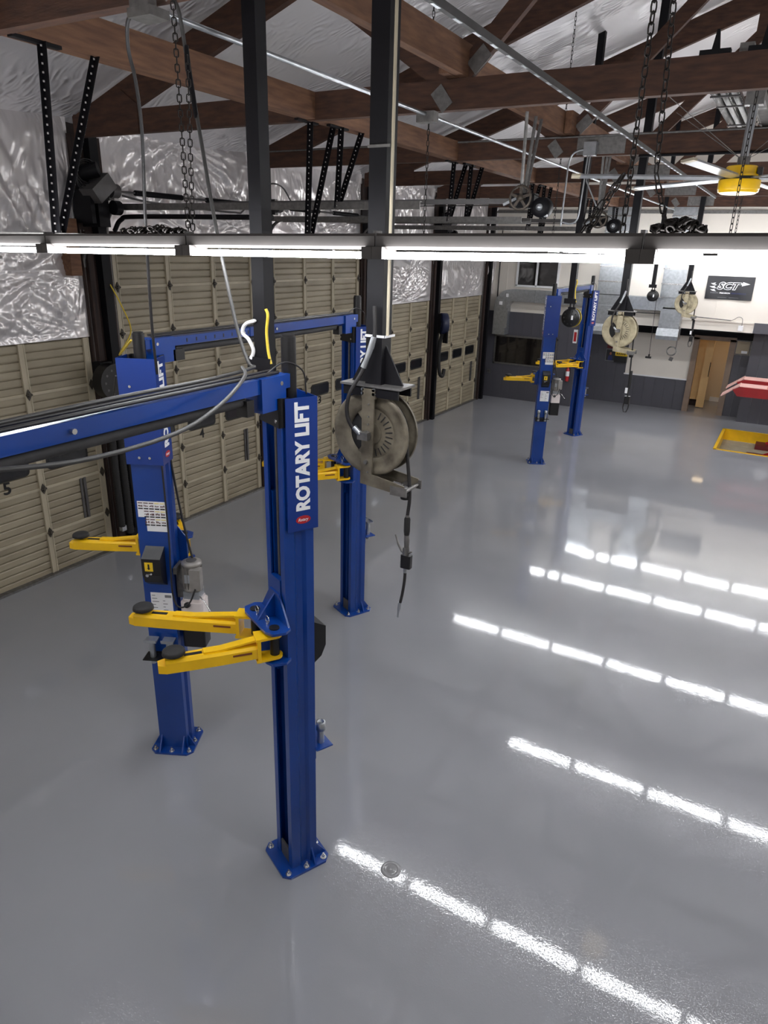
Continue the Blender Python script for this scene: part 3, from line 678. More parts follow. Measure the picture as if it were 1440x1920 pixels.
    for x in (-0.075, 0.075):
        ad = MB(); ad.cyl((x, -0.18, zr-0.05), (x, -0.18, zr+0.16), 0.026, 12, M=Mc)
        if adapters_up: ad.box((x, -0.18, zr+0.18), (0.105, 0.085, 0.014), Mc, R=Matrix.Rotation(0.12, 3, 'X')); ad.bx(x-0.054, x+0.054, -0.228, -0.220, zr+0.18, zr+0.20, Mc)
        else: ad.lathe([(0.026, 0), (0.034, 0), (0.034, 0.07), (0.022, 0.07), (0.022, 0.0)], Mc @ MT(x, -0.18, zr+0.12), 14)
        ad.build('height_adapter', M_GALV, T)
    if kind == 'A':
        # decals
        d = MB(); d.bx(-0.045, 0.125, -0.1085, -0.106, 2.235, 2.50, Mc); d.bx(-0.11, -0.045, -0.1085, -0.106, 2.36, 2.50, Mc)
        dec = d.build('instruction_decal', M_WHITE, T)
        dk = MB(); dy = MB(); dg = MB()
        for r in range(3):
            for q in range(5):
                if r > 0 and q == 0: continue
                x0 = -0.107+q*0.0465; z0 = 2.445-r*0.072
                dk.bx(x0+0.003, x0+0.042, -0.1095, -0.108, z0-0.014, z0-0.004, Mc)
                random.seed(r*7+q)
                for e in range(3): 
                    xx = x0+0.006+e*0.012; dg.bx(xx, xx+0.007+0.004*random.random(), -0.1095, -0.108, z0+0.004+0.006*random.random(), z0+0.016+0.012*random.random(), Mc)
                (dy if (q > 2) else dg).bx(x0+0.003, x0+0.042, -0.1093, -0.108, z0+0.044-0.008, z0+0.044, Mc)
        dk.build('print_caption', M_BLKPL, dec)['kind'] = 'stuff'; dy.build('print_heading', mat('pale_yellow_print', (232, 214, 130), 0.5), dec)['kind'] = 'stuff'; dg.build('print_pictogram', mat('dark_red_print', (92, 60, 60), 0.5), dec)['kind'] = 'stuff'
        d = MB(); d.bx(-0.075, 0.115, -0.1085, -0.106, 1.43, 1.66, Mc); dec = d.build('data_decal', M_WHITE, T)
        d = MB(); d.bx(0.05, 0.108, -0.1095, -0.108, 1.615, 1.64, Mc)
        for q in range(5): d.bx(-0.065, -0.065+0.03+0.015*(q % 3), -0.1095, -0.108, 1.63-q*0.03, 1.636-q*0.03, Mc); d.bx(0.03, 0.05+0.02*(q % 2), -0.1095, -0.108, 1.58-q*0.03, 1.586-q*0.03, Mc)
        d.build('print_text', M_GREY, dec)['kind'] = 'stuff'
        # power unit on the side
        px, py = 0.27, 0.0
        m = MB(); m.lathe([(0, 1.93), (0.05, 1.935), (0.085, 1.925), (0.088, 1.90), (0.078, 1.89), (0.074, 1.69), (0.085, 1.68), (0.085, 1.66), (0, 1.66)], Mc @ MT(px, py), 20)
        for j in range(14):
            a = j*2*pi/14; m.box((px+0.078*cos(a), py+0.078*sin(a), 1.79), (0.016, 0.005, 0.2), Mc, rz=a)
        mo = m.build('pump_motor', M_MOTOR, T)
        j = MB(); j.box((px+0.06, py-0.08, 1.80), (0.09, 0.08, 0.19), Mc); j.build('switch_box', M_MOTOR, mo)
        j = MB(); j.box((px-0.02, py-0.081, 1.79), (0.05, 0.004, 0.08), Mc); j.build('name_plate', M_GALV, mo)
        j = MB(); j.cyl((px, py, 1.936), (px, py, 1.94), 0.045, 14, M=Mc); j.build('fan_cover', M_STEELGREY, mo)
        j = MB(); j.bx(px-0.07, px+0.07, py-0.07, py+0.07, 1.58, 1.66, Mc); j.build('pump_block', M_GALV, T)
        lv = MB(); lv.tube([(px+0.07, py-0.06, 1.62), (px+0.12, py-0.1, 1.60), (px+0.19, py-0.14, 1.51)], 0.006, 6, M=Mc); lo = lv.build('lowering_lever', M_CHROME, T)
        lv = MB(); lv.lathe([(0, -0.014), (0.010, -0.01), (0.014, 0), (0.010, 0.01), (0, 0.014)], Mc @ MT(px+0.195, py-0.143, 1.503), 10); lv.build('knob', M_BLKPL, lo)
        tk = MB(); tk.prism(rrect(0.20, 0.18, 0.03), 1.40, 1.56, 'z', Mc @ MT(px, py)); tk.prism(rrect(0.17, 0.15, 0.03), 1.56, 1.59, 'z', Mc @ MT(px, py)); tko = tk.build('oil_tank', M_WHITEPL, T)
        tk = MB(); tk.cyl((px-0.03, py-0.085, 1.545), (px-0.03, py-0.115, 1.555), 0.026, 12, M=Mc); tk.build('filler_cap', M_BLKPL, tko)
        tk = MB(); tk.prism(rrect(0.20, 0.17, 0.02), 1.12, 1.40, 'z', Mc @ MT(px, py)); tk.build('tank_guard', M_BLKPL, T)
        bk = MB(); bk.bx(0.13, px-0.05, -0.02, 0.06, 1.58, 1.86, Mc); bk.bx(px-0.13, px-0.10, -0.10, 0.06, 1.84, 1.90, Mc); bk.build('mounting_bracket', M_GALVDK, T)
        hz = MB(); hz.tube(smooth_path([(0.14, -0.135, 2.82), (0.142, -0.13, 2.2), (0.14, -0.15, 1.9), (0.15, -0.17, 1.66), (0.20, -0.18, 1.57), (0.28, -0.16, 1.60), (0.33, -0.12, 1.72)]), 0.008, 6, M=Mc); hz.build('power_cable', M_CABLEBK, T)
        hz = MB(); hz.tube(smooth_path([(0.12, 0.09, 2.9), (0.16, 0.09, 2.5), (0.22, 0.06, 2.15), (0.27, 0.04, 1.92)]), 0.010, 6, M=Mc); hz.build('hydraulic_hose', M_CABLEBK, T)
    else:
        d = MB(); d.bx(0.1305, 0.133, -0.10, -0.055, 2.35, 2.60, Mc); d.build('warning_decal', M_RED, T)
        ls = MB(); ls.bx(-0.06, 0.06, 0.09, 0.102, 0.02, 0.16, Mc); ls.build('slot_guard', M_STEELGREY, T)
    return Mc

WB = 3.138
def lift(loc, label, zc, padsA, padsB, upA, upB, tops):
    T = thing('two_post_lift', label, 'vehicle lift', loc, group='blue two-post vehicle lifts')
    column(T, 0, 'A', zc, padsA, tops[0], upA); column(T, WB, 'B', zc, padsB, tops[1], upB)
    b = MB(); b.bx(-0.045, 0.045, 1.25, WB-0.02, 3.710, 3.792); b.bx(-0.06, 0.06, WB-0.30, WB-0.08, 3.60, 3.795); ob = b.build('overhead_beam', M_BLUE, T)
    b = MB(); b.bx(-0.039, 0.039, 0.02, 1.6, 3.716, 3.786); b.bx(-0.06, 0.06, 0.08, 0.30, 3.60, 3.795); ob2 = b.build('overhead_beam', M_BLUE, T)
    s = MB()
    for k in range(8): s.bx(0.039, 0.0405, 0.45+k*0.11, 0.463+k*0.11, 3.735, 3.765)
    s.build('adjustment_slot', M_BLKPL, ob2)
    for o_, yy in ((ob, 1.62), (ob2, 1.15), (ob, WB-0.12), (ob2, 0.12)):
        s = MB(); s.cyl((0.039, yy, 3.75), (0.062, yy, 3.75), 0.013, 8); s.build('bolt', M_CHROME, o_)
    s = MB(); s.tube([(0.0, 0.35, 3.68), (0.0, 1.3, 3.676), (0.0, 2.2, 3.676), (0.0, WB-0.4, 3.68)], 0.028, 12); s.build('shutoff_bar', M_FOAM, T)
    MB().bx(-0.04, 0.06, 0.28, 0.40, 3.60, 3.69).build('limit_switch', M_BLKPL, T); MB().bx(-0.03, 0.05, WB-0.42, WB-0.36, 3.60, 3.69).build('limit_switch', M_BLKPL, T)
    s = MB(); s.tube(sag((-0.02, 0.1, 3.815), (-0.02, WB-0.1, 3.815), 0.0, 4), 0.008, 6); s.tube([(0.02, 0.1, 3.808), (0.02, WB-0.1, 3.808)], 0.010, 6); s.build('equaliser_cable', M_CABLEBK, T)
    s = MB(); s.tube(smooth_path([(0, WB-0.2, 3.80), (0.03, WB-0.05, 3.86), (0.08, WB+0.06, 3.80), (0.09, WB+0.08, 3.66)]), 0.005, 6); s.build('signal_cable', M_CABLEBK, T)
    return T
PB = [(0.66, 0.81), (0.0, 0.816)]          # column B arms: out over the bay
PA = [(-0.12, 0.72), (-0.78, 0.17)]        # column A: one arm tucked in, one swung back
lift((-2.564, 0.19, 0), 'blue two-post lift closest to the camera, with the large lettered column in front', 2.16, [(0.1, 0.8), (-0.6, 0.6)], PB, True, False, (3.84, 4.0))
lift((-4.335, 3.805, 0), 'blue two-post lift in the middle, its left column with pictogram decals and grey motor', 2.08, PA, PB, True, True, (3.84, 3.98))
lift((-4.48, 15.07, 0), 'blue two-post lift standing at the far end by the grey wall', 1.98, PA, [(0.62, 0.9), (0.05, 0.8)], False, True, (3.90, 4.0))
# ================================================================== STRIP LIGHTS
def make_fixture(L=1.232):
    T = thing('strip_light', 'strip light', 'strip light')
    h = MB(); h.prism([(-0.030, 0.0), (0.030, 0.0), (0.036, -0.012), (0.036, -0.058), (0.022, -0.072), (-0.022, -0.072), (-0.036, -0.058), (-0.036, -0.012)], -L/2+0.004, L/2-0.004, 'x')
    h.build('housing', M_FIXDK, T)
    for y in (-0.05, 0.05):
        MB().cyl((-0.560, y, -0.098), (0.560, y, -0.098), 0.016, 10).build('tube', M_TUBE, T)
    for x in (-0.588, 0.588):
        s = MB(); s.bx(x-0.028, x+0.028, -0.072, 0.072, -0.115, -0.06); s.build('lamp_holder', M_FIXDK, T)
    s = MB(); s.bx(0.60, 0.6172, -0.03, 0.03, -0.06, 0.012); s.build('end_clip', M_STEELGREY, T)
    return T
FX0 = make_fixture(); used = [0]
def place_fixture(x, y, z, label, group, tilt=0.0, sx=1.0):
    if used[0] == 0: o = FX0; o.location = (x, y, z); o['label'] = label; o['group'] = group
    else: o = dup(FX0, (x, y, z), None, label, group)
    o.rotation_euler = (0, tilt, 0); o.scale = (sx, 1, 1); used[0] += 1
    return o
NL = {0: 'long lit strip light at the far left of the front row', 1: 'lit strip light in the front row, in front of the tall left door', 2: 'lit strip light in the front row, between the two dark hanging posts',
      3: 'lit strip light in the front row, just right of the thick dark post', 4: 'lit strip light in the front row at the right, under the chain heap'}
SL = 0.0155
def strip_z(x): return 4.592 + (x+0.1)*SL
for k in range(0, 6):
    x = -4.274-0.6165+1.233*k
    lab = NL[k] if k in NL else ('lit strip light of the front row beyond the left edge' if k < 0 else 'lit strip light of the front row beyond the right edge')
    place_fixture(x, 3.10, strip_z(x), lab, 'front row of strip lights', -math.atan(SL))
rows = [(-0.68, -6.3, 4.64, 'rear'), (7.12, -4.7, 4.63, 'second'), (11.04, -3.25, 4.63, 'third'), (14.95, -6.2, 4.64, 'fourth'), (18.9, -5.8, 4.64, 'fifth'), (21.02, -5.3, 4.62, 'last')]
for y, x0, z, nm in rows:
    for k in range(int((6.6-x0)/1.32) if y > 0 else 4):
        place_fixture(x0+0.66+1.32*k, y, z, ('lit strip light of the %s row, its tubes mirrored in the floor' if y > 0 else 'lit strip light of the %s row behind the camera') % nm, '%s row of strip lights' % nm, 0.0, 1.0715)

# chains that carry the lights
def hang_chain(x, y, z0, z1, label, dx=0.02):
    mb = MB(); chain_mesh(mb, (x, y, z0), (x, y, z1)); 
    o = mb.build('hanging_chain', M_CHAIN); tag(o, label, 'chain', 'chains carrying the strip lights'); return o
mb = MB(); chain_mesh(mb, (-3.053, 3.100, 5.95), (-3.053, 3.100, strip_z(-3.2))); chain_mesh(mb, (-2.976, 3.100, 5.4), (-3.019, 3.100, strip_z(-3.2)+0.02)); 
tag(mb.build('hanging_chain', M_CHAIN), 'dark link chain hanging doubled beside the left black cable', 'chain', 'chains carrying the strip lights')
mb = MB(); chain_mesh(mb, (-0.668, 3.100, 5.95), (-0.668, 3.100, strip_z(-0.7))); chain_mesh(mb, (-0.630, 3.100, 5.95), (-0.572, 3.100, 4.8)); chain_mesh(mb, (-0.572, 3.100, 4.8), (-0.496, 3.100, strip_z(-0.5)))
tag(mb.build('hanging_chain', M_CHAIN), 'dark link chain hanging doubled down the right dark post', 'chain', 'chains carrying the strip lights')
mb = MB(); chain_mesh(mb, (-0.701, 3.120, 4.80), (-0.840, 3.100, strip_z(-0.88))); chain_mesh(mb, (-0.687, 3.081, 4.80), (-0.811, 3.100, strip_z(-0.85)))
tag(mb.build('hanging_chain', M_CHAIN), 'short slanting pair of chains at the joint of the two right strip lights', 'chain', 'chains carrying the strip lights')
for x, y, lab in ((-3.6, 7.12, 'thin chain hanging down near the thick dark post'), (-0.62, 7.12, 'thin chain hanging in front of the yellow fan motor'), (-0.1, 7.12, 'thin chain hanging just right of the yellow fan'), (-3.4, 11.04, 'thin far chain left of the right black opener'), (-0.9, 11.04, 'thin far chain under the yellow fan'), (-0.5, 14.95, 'thin far chain near the right edge')):
    mb = MB(); chain_mesh(mb, (x, y, roof_z(x)-0.06), (x, y, 4.63), 0.05, 0.004, 0.012); tag(mb.build('hanging_chain', M_CHAIN), lab, 'chain', 'chains carrying the strip lights')
# heap of chain on the fixtures
def heap(x0, x1, y, n, hgt, label):
    mb = MB(); random.seed(int(x0*100))
    for i in range(n):
        t = random.random(); x = x0+(x1-x0)*t; e = sin(pi*t)
        c = Vector((x, y+random.uniform(-0.04, 0.04), strip_z(x)+0.012+hgt*e*random.random()))
        a = Vector((random.uniform(-1,1), random.uniform(-1,1), random.uniform(-.6,.6))).normalized(); b = a.orthogonal().normalized()
        mb.tube([c+(a*cos(q)*0.020+b*sin(q)*0.013) for q in [j*2*pi/8 for j in range(9)]], 0.005, 4, caps=False)
    o = mb.build('chain_heap', M_CHAIN); return tag(o, label, 'chain')
heap(-0.545, -0.365, 3.10, 80, 0.035, 'heap of black chain lying on top of the right strip light')
heap(-3.58, -3.07, 3.10, 90, 0.02, 'loose black chain lying along the top of the left strip lights')

# ================================================================== HANGING POSTS AND HOSE REELS
def hang_post(x, y, z0, z1, wd, label, m=M_STEELBLACK, plate_w=0.44, gusset=True):
    T = thing('hanging_post', label, 'steel post', (x, y, z0), group='steel posts hanging from the roof')
    z1 = roof_z(x)+0.03; MB().bx(x-wd/2, x+wd/2, y-wd/2, y+wd/2, z0, z1).build('post', m, T, True)
    if gusset:
        MB().bx(x-plate_w/2, x+plate_w/2, y-0.10, y+0.10, z0-0.014, z0).build('mounting_plate', M_GALVDK, T, True)
        g = MB(); g.prism([(x-wd/2-0.13, z0), (x-wd/2, z0), (x-wd/2, z0+0.24)], y-0.006, y+0.006, 'y'); g.prism([(x+wd/2+0.13, z0), (x+wd/2, z0), (x+wd/2, z0+0.24)], y-0.006, y+0.006, 'y'); g.build('gusset', m, T, True)
        c = MB(); c.bx(x-plate_w/2+0.02, x+plate_w/2-0.02, y-0.09, y-0.075, z0-0.075, z0-0.014); c.bx(x-plate_w/2+0.02, x+plate_w/2-0.02, y+0.075, y+0.09, z0-0.075, z0-0.014); c.build('channel', M_STEELBLACK, T, True)
        b = MB()
        for dx in (-0.05, 0.03):
            for dz in (-0.03, -0.055): b.cyl((x+dx, y-0.09, z0+dz), (x+dx, y-0.105, z0+dz), 0.011, 8)
        b.build('bolt', M_GALV, T, True)
    else:
        MB().bx(x-0.10, x+0.10, y-0.07, y-0.05, z0-0.01, z0+0.075).build('cross_bracket', M_STEELBLACK, T, True)
    return T
def hose_reel(x, y, zc, label, m, hose_pts, end, dark):
    T = thing('hose_reel', label, 'hose reel', (x, y, zc+0.30), group='hose reels on hanging posts')
    R = 0.275; C = MT(x, y, zc)
    def disc(yy, sg):
        mb = MB(); mb.lathe([(R, sg*0.012), (R+0.004, 0.0), (R-0.006, -sg*0.012), (R-0.03, -sg*0.004), (R-0.055, sg*0.004), (0.20, sg*0.006), (0.168, sg*0.012), (0.162, sg*0.022)], C @ MT(0, yy, 0), 40, 'y'); return mb
    d = disc(-0.065, 1); fd = d.build('flange', m, T, True)
    d = disc(0.065, -1); d.build('flange', m, T, True)
    sp = MB(); na = 30; a0, a1 = radians(-128), radians(132)
    ring = [a0+(a1-a0)*i/na for i in range(na+1)]
    vs = [(x+r*cos(a), y+yy, zc+r*sin(a)) for yy in (-0.050, -0.044) for a in ring for r in (0.07, 0.168)]
    nn = 2*(na+1); fs = []
    for i in range(na):
        q = 2*i; fs += [(q, q+1, q+3, q+2), (nn+q, nn+q+2, nn+q+3, nn+q+1), (q+1, nn+q+1, nn+q+3, q+3), (q, q+2, nn+q+2, nn+q)]
    fs += [(0, nn, nn+1, 1), (nn-2, nn-1, 2*nn-1, 2*nn-2)]
    sp.add(vs, fs); hw = sp.build('hub_web', m, T, True)
    sl_ = MB()
    for i in range(11):
        a = radians(-75+i*14); sl_.bar((x+0.105*cos(a), y-0.0515, zc+0.105*sin(a)), (x+0.155*cos(a), y-0.0515, zc+0.155*sin(a)), 0.003, 0.007, up=(cos(a+pi/2), 0, sin(a+pi/2)))
    sl_ = sl_.build('hub_slot', M_RUB, hw, False); sl_['kind'] = 'stuff'
    for v in sl_.data.vertices: v.co -= Vector(T.location)
    hb = MB(); hb.cyl((x, y-0.055, zc), (x, y+0.06, zc), 0.072, 24); hb.build('hub', m, T, True)
    hs = MB(); hs.lathe([(0.072, -0.038), (0.215, -0.038), (0.222, -0.03), (0.216, -0.01), (0.222, 0.012), (0.216, 0.03), (0.22, 0.052), (0.10, 0.055)], C, 32, 'y'); hs.build('wound_hose', M_RUB, T, True)
    # frame: front and rear uprights, foot with rollers
    fr = MB(); fr.prism([(x-0.045, zc-0.31), (x+0.035, zc-0.31), (x+0.045, zc+0.296), (x-0.045, zc+0.296)], y-0.105, y-0.092, 'y'); fr.bx(x-0.05, x+0.05, y-0.105, y+0.10, zc+0.235, zc+0.25); fr.prism([(x-0.045, zc-0.31), (x+0.035, zc-0.31), (x+0.045, zc+0.296), (x-0.045, zc+0.296)], y+0.092, y+0.105, 'y')
    fr.build('frame_upright', m, T, True)
    ft = MB()
    for yy in (y-0.10, y+0.10):
        ft.prism([(x-0.05, zc-0.335), (x+0.27, zc-0.365), (x+0.28, zc-0.30), (x-0.05, zc-0.25)], yy-0.006, yy+0.006, 'y')
    ft.bx(x-0.05, x+0.12, y-0.10, y+0.10, zc-0.335, zc-0.328)
    ft.build('guide_arm', m, T, True)
    ro = MB(); ro.cyl((x+0.20, y-0.10, zc-0.34), (x+0.20, y+0.10, zc-0.34), 0.014, 8); ro.cyl((x+0.275, y-0.10, zc-0.34), (x+0.275, y+0.10, zc-0.34), 0.014, 8); ro.bx(x+0.18, x+0.30, y-0.11, y-0.10, zc-0.37, zc-0.31); ro.bx(x+0.18, x+0.30, y+0.10, y+0.11, zc-0.37, zc-0.31); ro.build('guide_roller', M_GALVDK, T, True)
    bl = MB(); bl.cyl((x, y-0.105, zc), (x, y-0.13, zc), 0.03, 6); bl.bx(x-0.045, x+0.03, y-0.16, y-0.12, zc-0.025, zc+0.025); bl.build('swivel_joint', M_GALVDK, T, True); bl = MB()
    for dz in (0.2, 0.12, -0.25, 0.07): bl.cyl((x+0.005, y-0.105, zc+dz), (x+0.005, y-0.11, zc+dz), 0.006, 6)
    bl.cyl((x-0.005, y-0.105, zc-0.18), (x-0.005, y-0.125, zc-0.18), 0.014, 6); bl.build('bolt', M_GALVDK, T, True)['kind'] = 'stuff'
    ih = MB(); ih.tube(smooth_path([(x+0.03, y-0.10, zc+0.80), (x+0.03, y-0.10, zc+0.60), (x-0.03, y-0.12, zc+0.42), (x-0.10, y-0.17, zc+0.26), (x-0.115, y-0.17, zc+0.13), (x-0.08, y-0.15, zc+0.04), (x-0.02, y-0.14, zc)]), 0.013, 8); ih.build('inlet_hose', M_CABLEBK, T, True)
    fi = MB(); fi.tube([(x+0.03, y-0.10, zc+0.62), (x+0.015, y-0.105, zc+0.56), (x-0.01, y-0.115, zc+0.48), (x-0.03, y-0.12, zc+0.43)], [0.018, 0.021, 0.017, 0.020], 8); fi.tube([(x-0.075, y-0.15, zc+0.05), (x-0.03, y-0.145, zc+0.01)], 0.018, 8); fi.build('hose_fitting', M_GALV, T, True)
    dh = MB(); dh.tube(smooth_path([(x+0.225, y, zc+0.06), (x+0.235, y, zc-0.08)] + hose_pts), 0.0125, 8); dh.build('hanging_hose', M_CABLEBK, T, True)
    st = MB(); st.lathe([(0.012, 0.02), (0.032, 0.02), (0.036, 0), (0.032, -0.03), (0.012, -0.03)], MT(x+0.238, y, zc-0.39), 12); st.build('hose_stop', M_RUB, T, True)
    if end == 'gun':
        gx = hose_pts[-1][0]; z = zc
        g = MB(); g.tube([(gx, y, 2.845), (gx, y, 2.83), (gx, y, 2.82)], [0.014, 0.015, 0.014], 8); g.tube([(gx, y, 2.70), (gx+0.003, y, 2.66), (gx+0.004, y, 2.60)], [0.018, 0.020, 0.018], 8)
        g.tube([(gx-0.085, y, 2.685), (gx-0.06, y, 2.62), (gx-0.03, y, 2.575), (gx, y, 2.565), (gx+0.045, y, 2.585)], [0.006, 0.008, 0.011, 0.013, 0.006], 8); g.cyl((gx, y, 2.61), (gx, y, 2.55), 0.024, 10)
        g.build('trigger_handle', M_GALVDK, T, True)
        g = MB(); g.tube([(gx, y, 2.83), (gx, y, 2.815), (gx, y, 2.73), (gx, y, 2.70)], [0.015, 0.022, 0.022, 0.018], 10); g.build('grip', M_RUB, T, True)
        g = MB(); g.prism(rrect(0.075, 0.05, 0.012), 2.46, 2.555, 'z', MT(gx+0.006, y)); g.build('meter', M_BLKPL, T, True)
        g = MB(); g.tube(smooth_path([(gx, y, 2.46), (gx-0.002, y, 2.36), (gx-0.015, y, 2.25), (gx-0.03, y, 2.17)]), 0.011, 8); g.build('nozzle_hose', M_CABLEBK, T, True)
        g = MB(); g.tube([(gx, y, 2.47), (gx, y, 2.42)], 0.014, 8); g.tube([(gx-0.03, y, 2.18), (gx-0.036, y, 2.13), (gx-0.04, y, 2.11), (gx-0.043, y, 2.06)], [0.013, 0.013, 0.008, 0.007], 8); g.build('nozzle_tip', M_GALV, T, True)
    else:
        gx, gz = hose_pts[-1][0], hose_pts[-1][2]
        g = MB(); g.prism(rrect(0.09, 0.07, 0.02), gz-0.13, gz, 'z', MT(gx, y)); g.build('hose_ball', M_BLKPL, T, True)
        g = MB(); g.tube([(gx-0.045, y, gz-0.12), (gx-0.05, y, gz-0.2), (gx-0.03, y, gz-0.27), (gx+0.01, y, gz-0.27), (gx+0.035, y, gz-0.2), (gx+0.04, y, gz-0.12)], 0.010, 6); g.build('hook_loop', M_CABLEBK, T, True)
        g = MB(); g.tube([(gx, y, gz+0.42), (gx, y, gz+0.12)], 0.024, 8); g.build('hose_sleeve', M_RUB, T, True)
        g = MB(); g.bx(gx-0.05, gx-0.01, y-0.03, y-0.02, gz+0.05, gz+0.14); g.build('tag', M_WHITE, T, True)
    return T
hang_post(-2.22, 3.83, 3.695, 7.9, 0.115, 'thick dark steel post carrying the nearest hose reel')
hang_post(-3.13, 3.83, 3.70, 7.5, 0.10, 'dark steel post ending in a cross bracket above the nearest lift', gusset=False)
hang_post(-2.44, 12.1, 3.66, 7.7, 0.115, 'dark steel post carrying the beige hose reel in the middle distance')
hang_post(-3.32, 12.2, 3.72, 7.4, 0.10, 'dark steel post carrying the black cord reel between the far lift columns', gusset=False)
hang_post(-2.52, 20.3, 3.68, 7.7, 0.115, 'dark steel post carrying the farthest hose reel, beside the banner')
hang_post(-3.42, 20.5, 3.72, 7.4, 0.09, 'dark steel post carrying the small black cord reel in front of the ducts', gusset=False)
hose_reel(-2.225, 3.83, 3.375, 'large grimy hose reel hanging nearest the camera, with a trigger gun on its hose', M_REELDK, [(-1.955, 3.83, 3.0), (-1.965, 3.83, 2.84)], 'gun', True)
hose_reel(-2.43, 12.1, 3.35, 'beige hose reel in the middle distance with a black ball on its hose', M_REEL, [(-2.18, 12.1, 2.9), (-2.15, 12.1, 2.29)], 'ball', False)
hose_reel(-2.50, 20.3, 3.375, 'small beige hose reel farthest back beside the black banner', M_REEL, [(-2.255, 20.3, 2.9), (-2.23, 20.3, 2.55)], 'ball', False)
t = thing('wire_strap', 'pale strap around the nearest dark post', 'strap', (-2.22, 3.83, 4.0))
mb = MB(); mb.bx(-2.285, -2.14, 3.765, 3.77, 3.985, 4.0); mb.bx(-2.285, -2.28, 3.765, 3.895, 3.985, 4.0); mb.bx(-2.145, -2.14, 3.765, 3.895, 3.985, 4.0); mb.build('band', M_WHITE, t, True)
mb = MB(); mb.bx(-2.285, -2.14, 3.765, 3.77, 5.03, 5.045); mb.build('band', M_GALVDK, t, True)
t = thing('air_pipe', 'pale vertical pipe running down the nearest dark post to its reel', 'pipe', (-2.15, 3.80, 4.0))
MB().cyl((-2.135, 3.79, 4.0), (-2.135, 3.79, roof_z(-2.135)), 0.010, 8).build('pipe', M_STILE, t, True)

def cord_reel(x, y, zc, r, label, cord_bot, m_side=M_CABLEYL):
    T = thing('cord_reel', label, 'cord reel', (x, y, zc+r+0.05), group='black cord reels')
    mb = MB(); mb.lathe([(0, -0.05), (r*0.95, -0.05), (r, -0.035), (r, 0.035), (r*0.95, 0.05), (0, 0.05)], MT(x, y, zc), 28, 'y'); ca = mb.build('case', M_BLKPL, T, True)
    mb = MB(); mb.lathe([(r*1.02, 0.05), (r*1.04, 0.058), (r*1.02, 0.075), (r*0.5, 0.075)], MT(x+0.012, y, zc), 28, 'y'); mb.build('wound_cord', m_side, T, True)
    mb = MB(); mb.bx(x+0.02, x+0.05, y-0.053, y-0.05, zc-0.03, zc+0.04); mb.build('rating_label', M_WHITE, T, True)
    mb = MB(); 
    for k in range(10):
        a = k*2*pi/10; mb.cyl((x+r*0.7*cos(a), y-0.05, zc+r*0.7*sin(a)), (x+r*0.7*cos(a), y-0.054, zc+r*0.7*sin(a)), 0.012, 6)
    mb.build('vent', M_RUB, T, True)
    mb = MB(); mb.bx(x-0.06, x+0.06, y-0.03, y+0.03, zc+r-0.01, zc+r+0.02); mb.bx(x-0.04, x-0.02, y-0.02, y+0.02, zc+r, zc+r+0.10); mb.bx(x+0.02, x+0.04, y-0.02, y+0.02, zc+r, zc+r+0.10); mb.build('hanger', M_STEELBLACK, T, True)
    if cord_bot:
        mb = MB(); mb.tube([(x+r*0.9, y, zc-0.05), (x+r*0.85, y, zc-r), (cord_bot[0], y, cord_bot[1]+0.06)], 0.007, 6); mb.build('cord', M_CABLEBK, T, True)
        mb = MB(); mb.bx(cord_bot[0]-0.09, cord_bot[0]+0.06, y-0.03, y+0.03, cord_bot[1]-0.02, cord_bot[1]+0.03); mb.bx(cord_bot[0]-0.02, cord_bot[0]+0.02, y-0.02, y+0.02, cord_bot[1]+0.03, cord_bot[1]+0.09); mb.build('socket', M_BLKPL, T, True)
    return T
cord_reel(-3.29, 12.2, 3.48, 0.155, 'round black cord reel with yellow edge between the far lift columns', None)
cord_reel(-3.40, 20.5, 3.50, 0.14, 'small black cord reel with a dangling socket, in front of the ducts', (-3.24, 1.88), M_BLKPL)
for x, y, lab, dx in ((-3.13, 3.83, 'yellow cable hanging on the post bracket above the nearest lift', 0.08), (-3.32, 12.2, 'yellow cable hanging beside the far cord reel post', 0.08)):
    mb = MB(); mb.tube(smooth_path([(x+0.07, y-0.06, 4.10), (x+0.085, y-0.06, 4.06), (x+0.07, y-0.06, 3.95), (x+0.08, y-0.06, 3.82), (x+0.10, y-0.06, 3.74)]), 0.010, 6)
    tag(mb.build('yellow_cable', M_CABLEYL), lab, 'cable')
mb = MB(); mb.tube(smooth_path([(-3.15, 3.77, 4.02), (-3.24, 3.77, 3.99), (-3.27, 3.77, 3.93), (-3.22, 3.77, 3.89), (-3.18, 3.77, 3.82), (-3.20, 3.77, 3.76)]), [0.008]+[0.013]*28+[0.017]*2, 8)
tag(mb.build('white_strap', M_WHITE), 'white wrapped strap tied to the post above the nearest lift', 'strap')

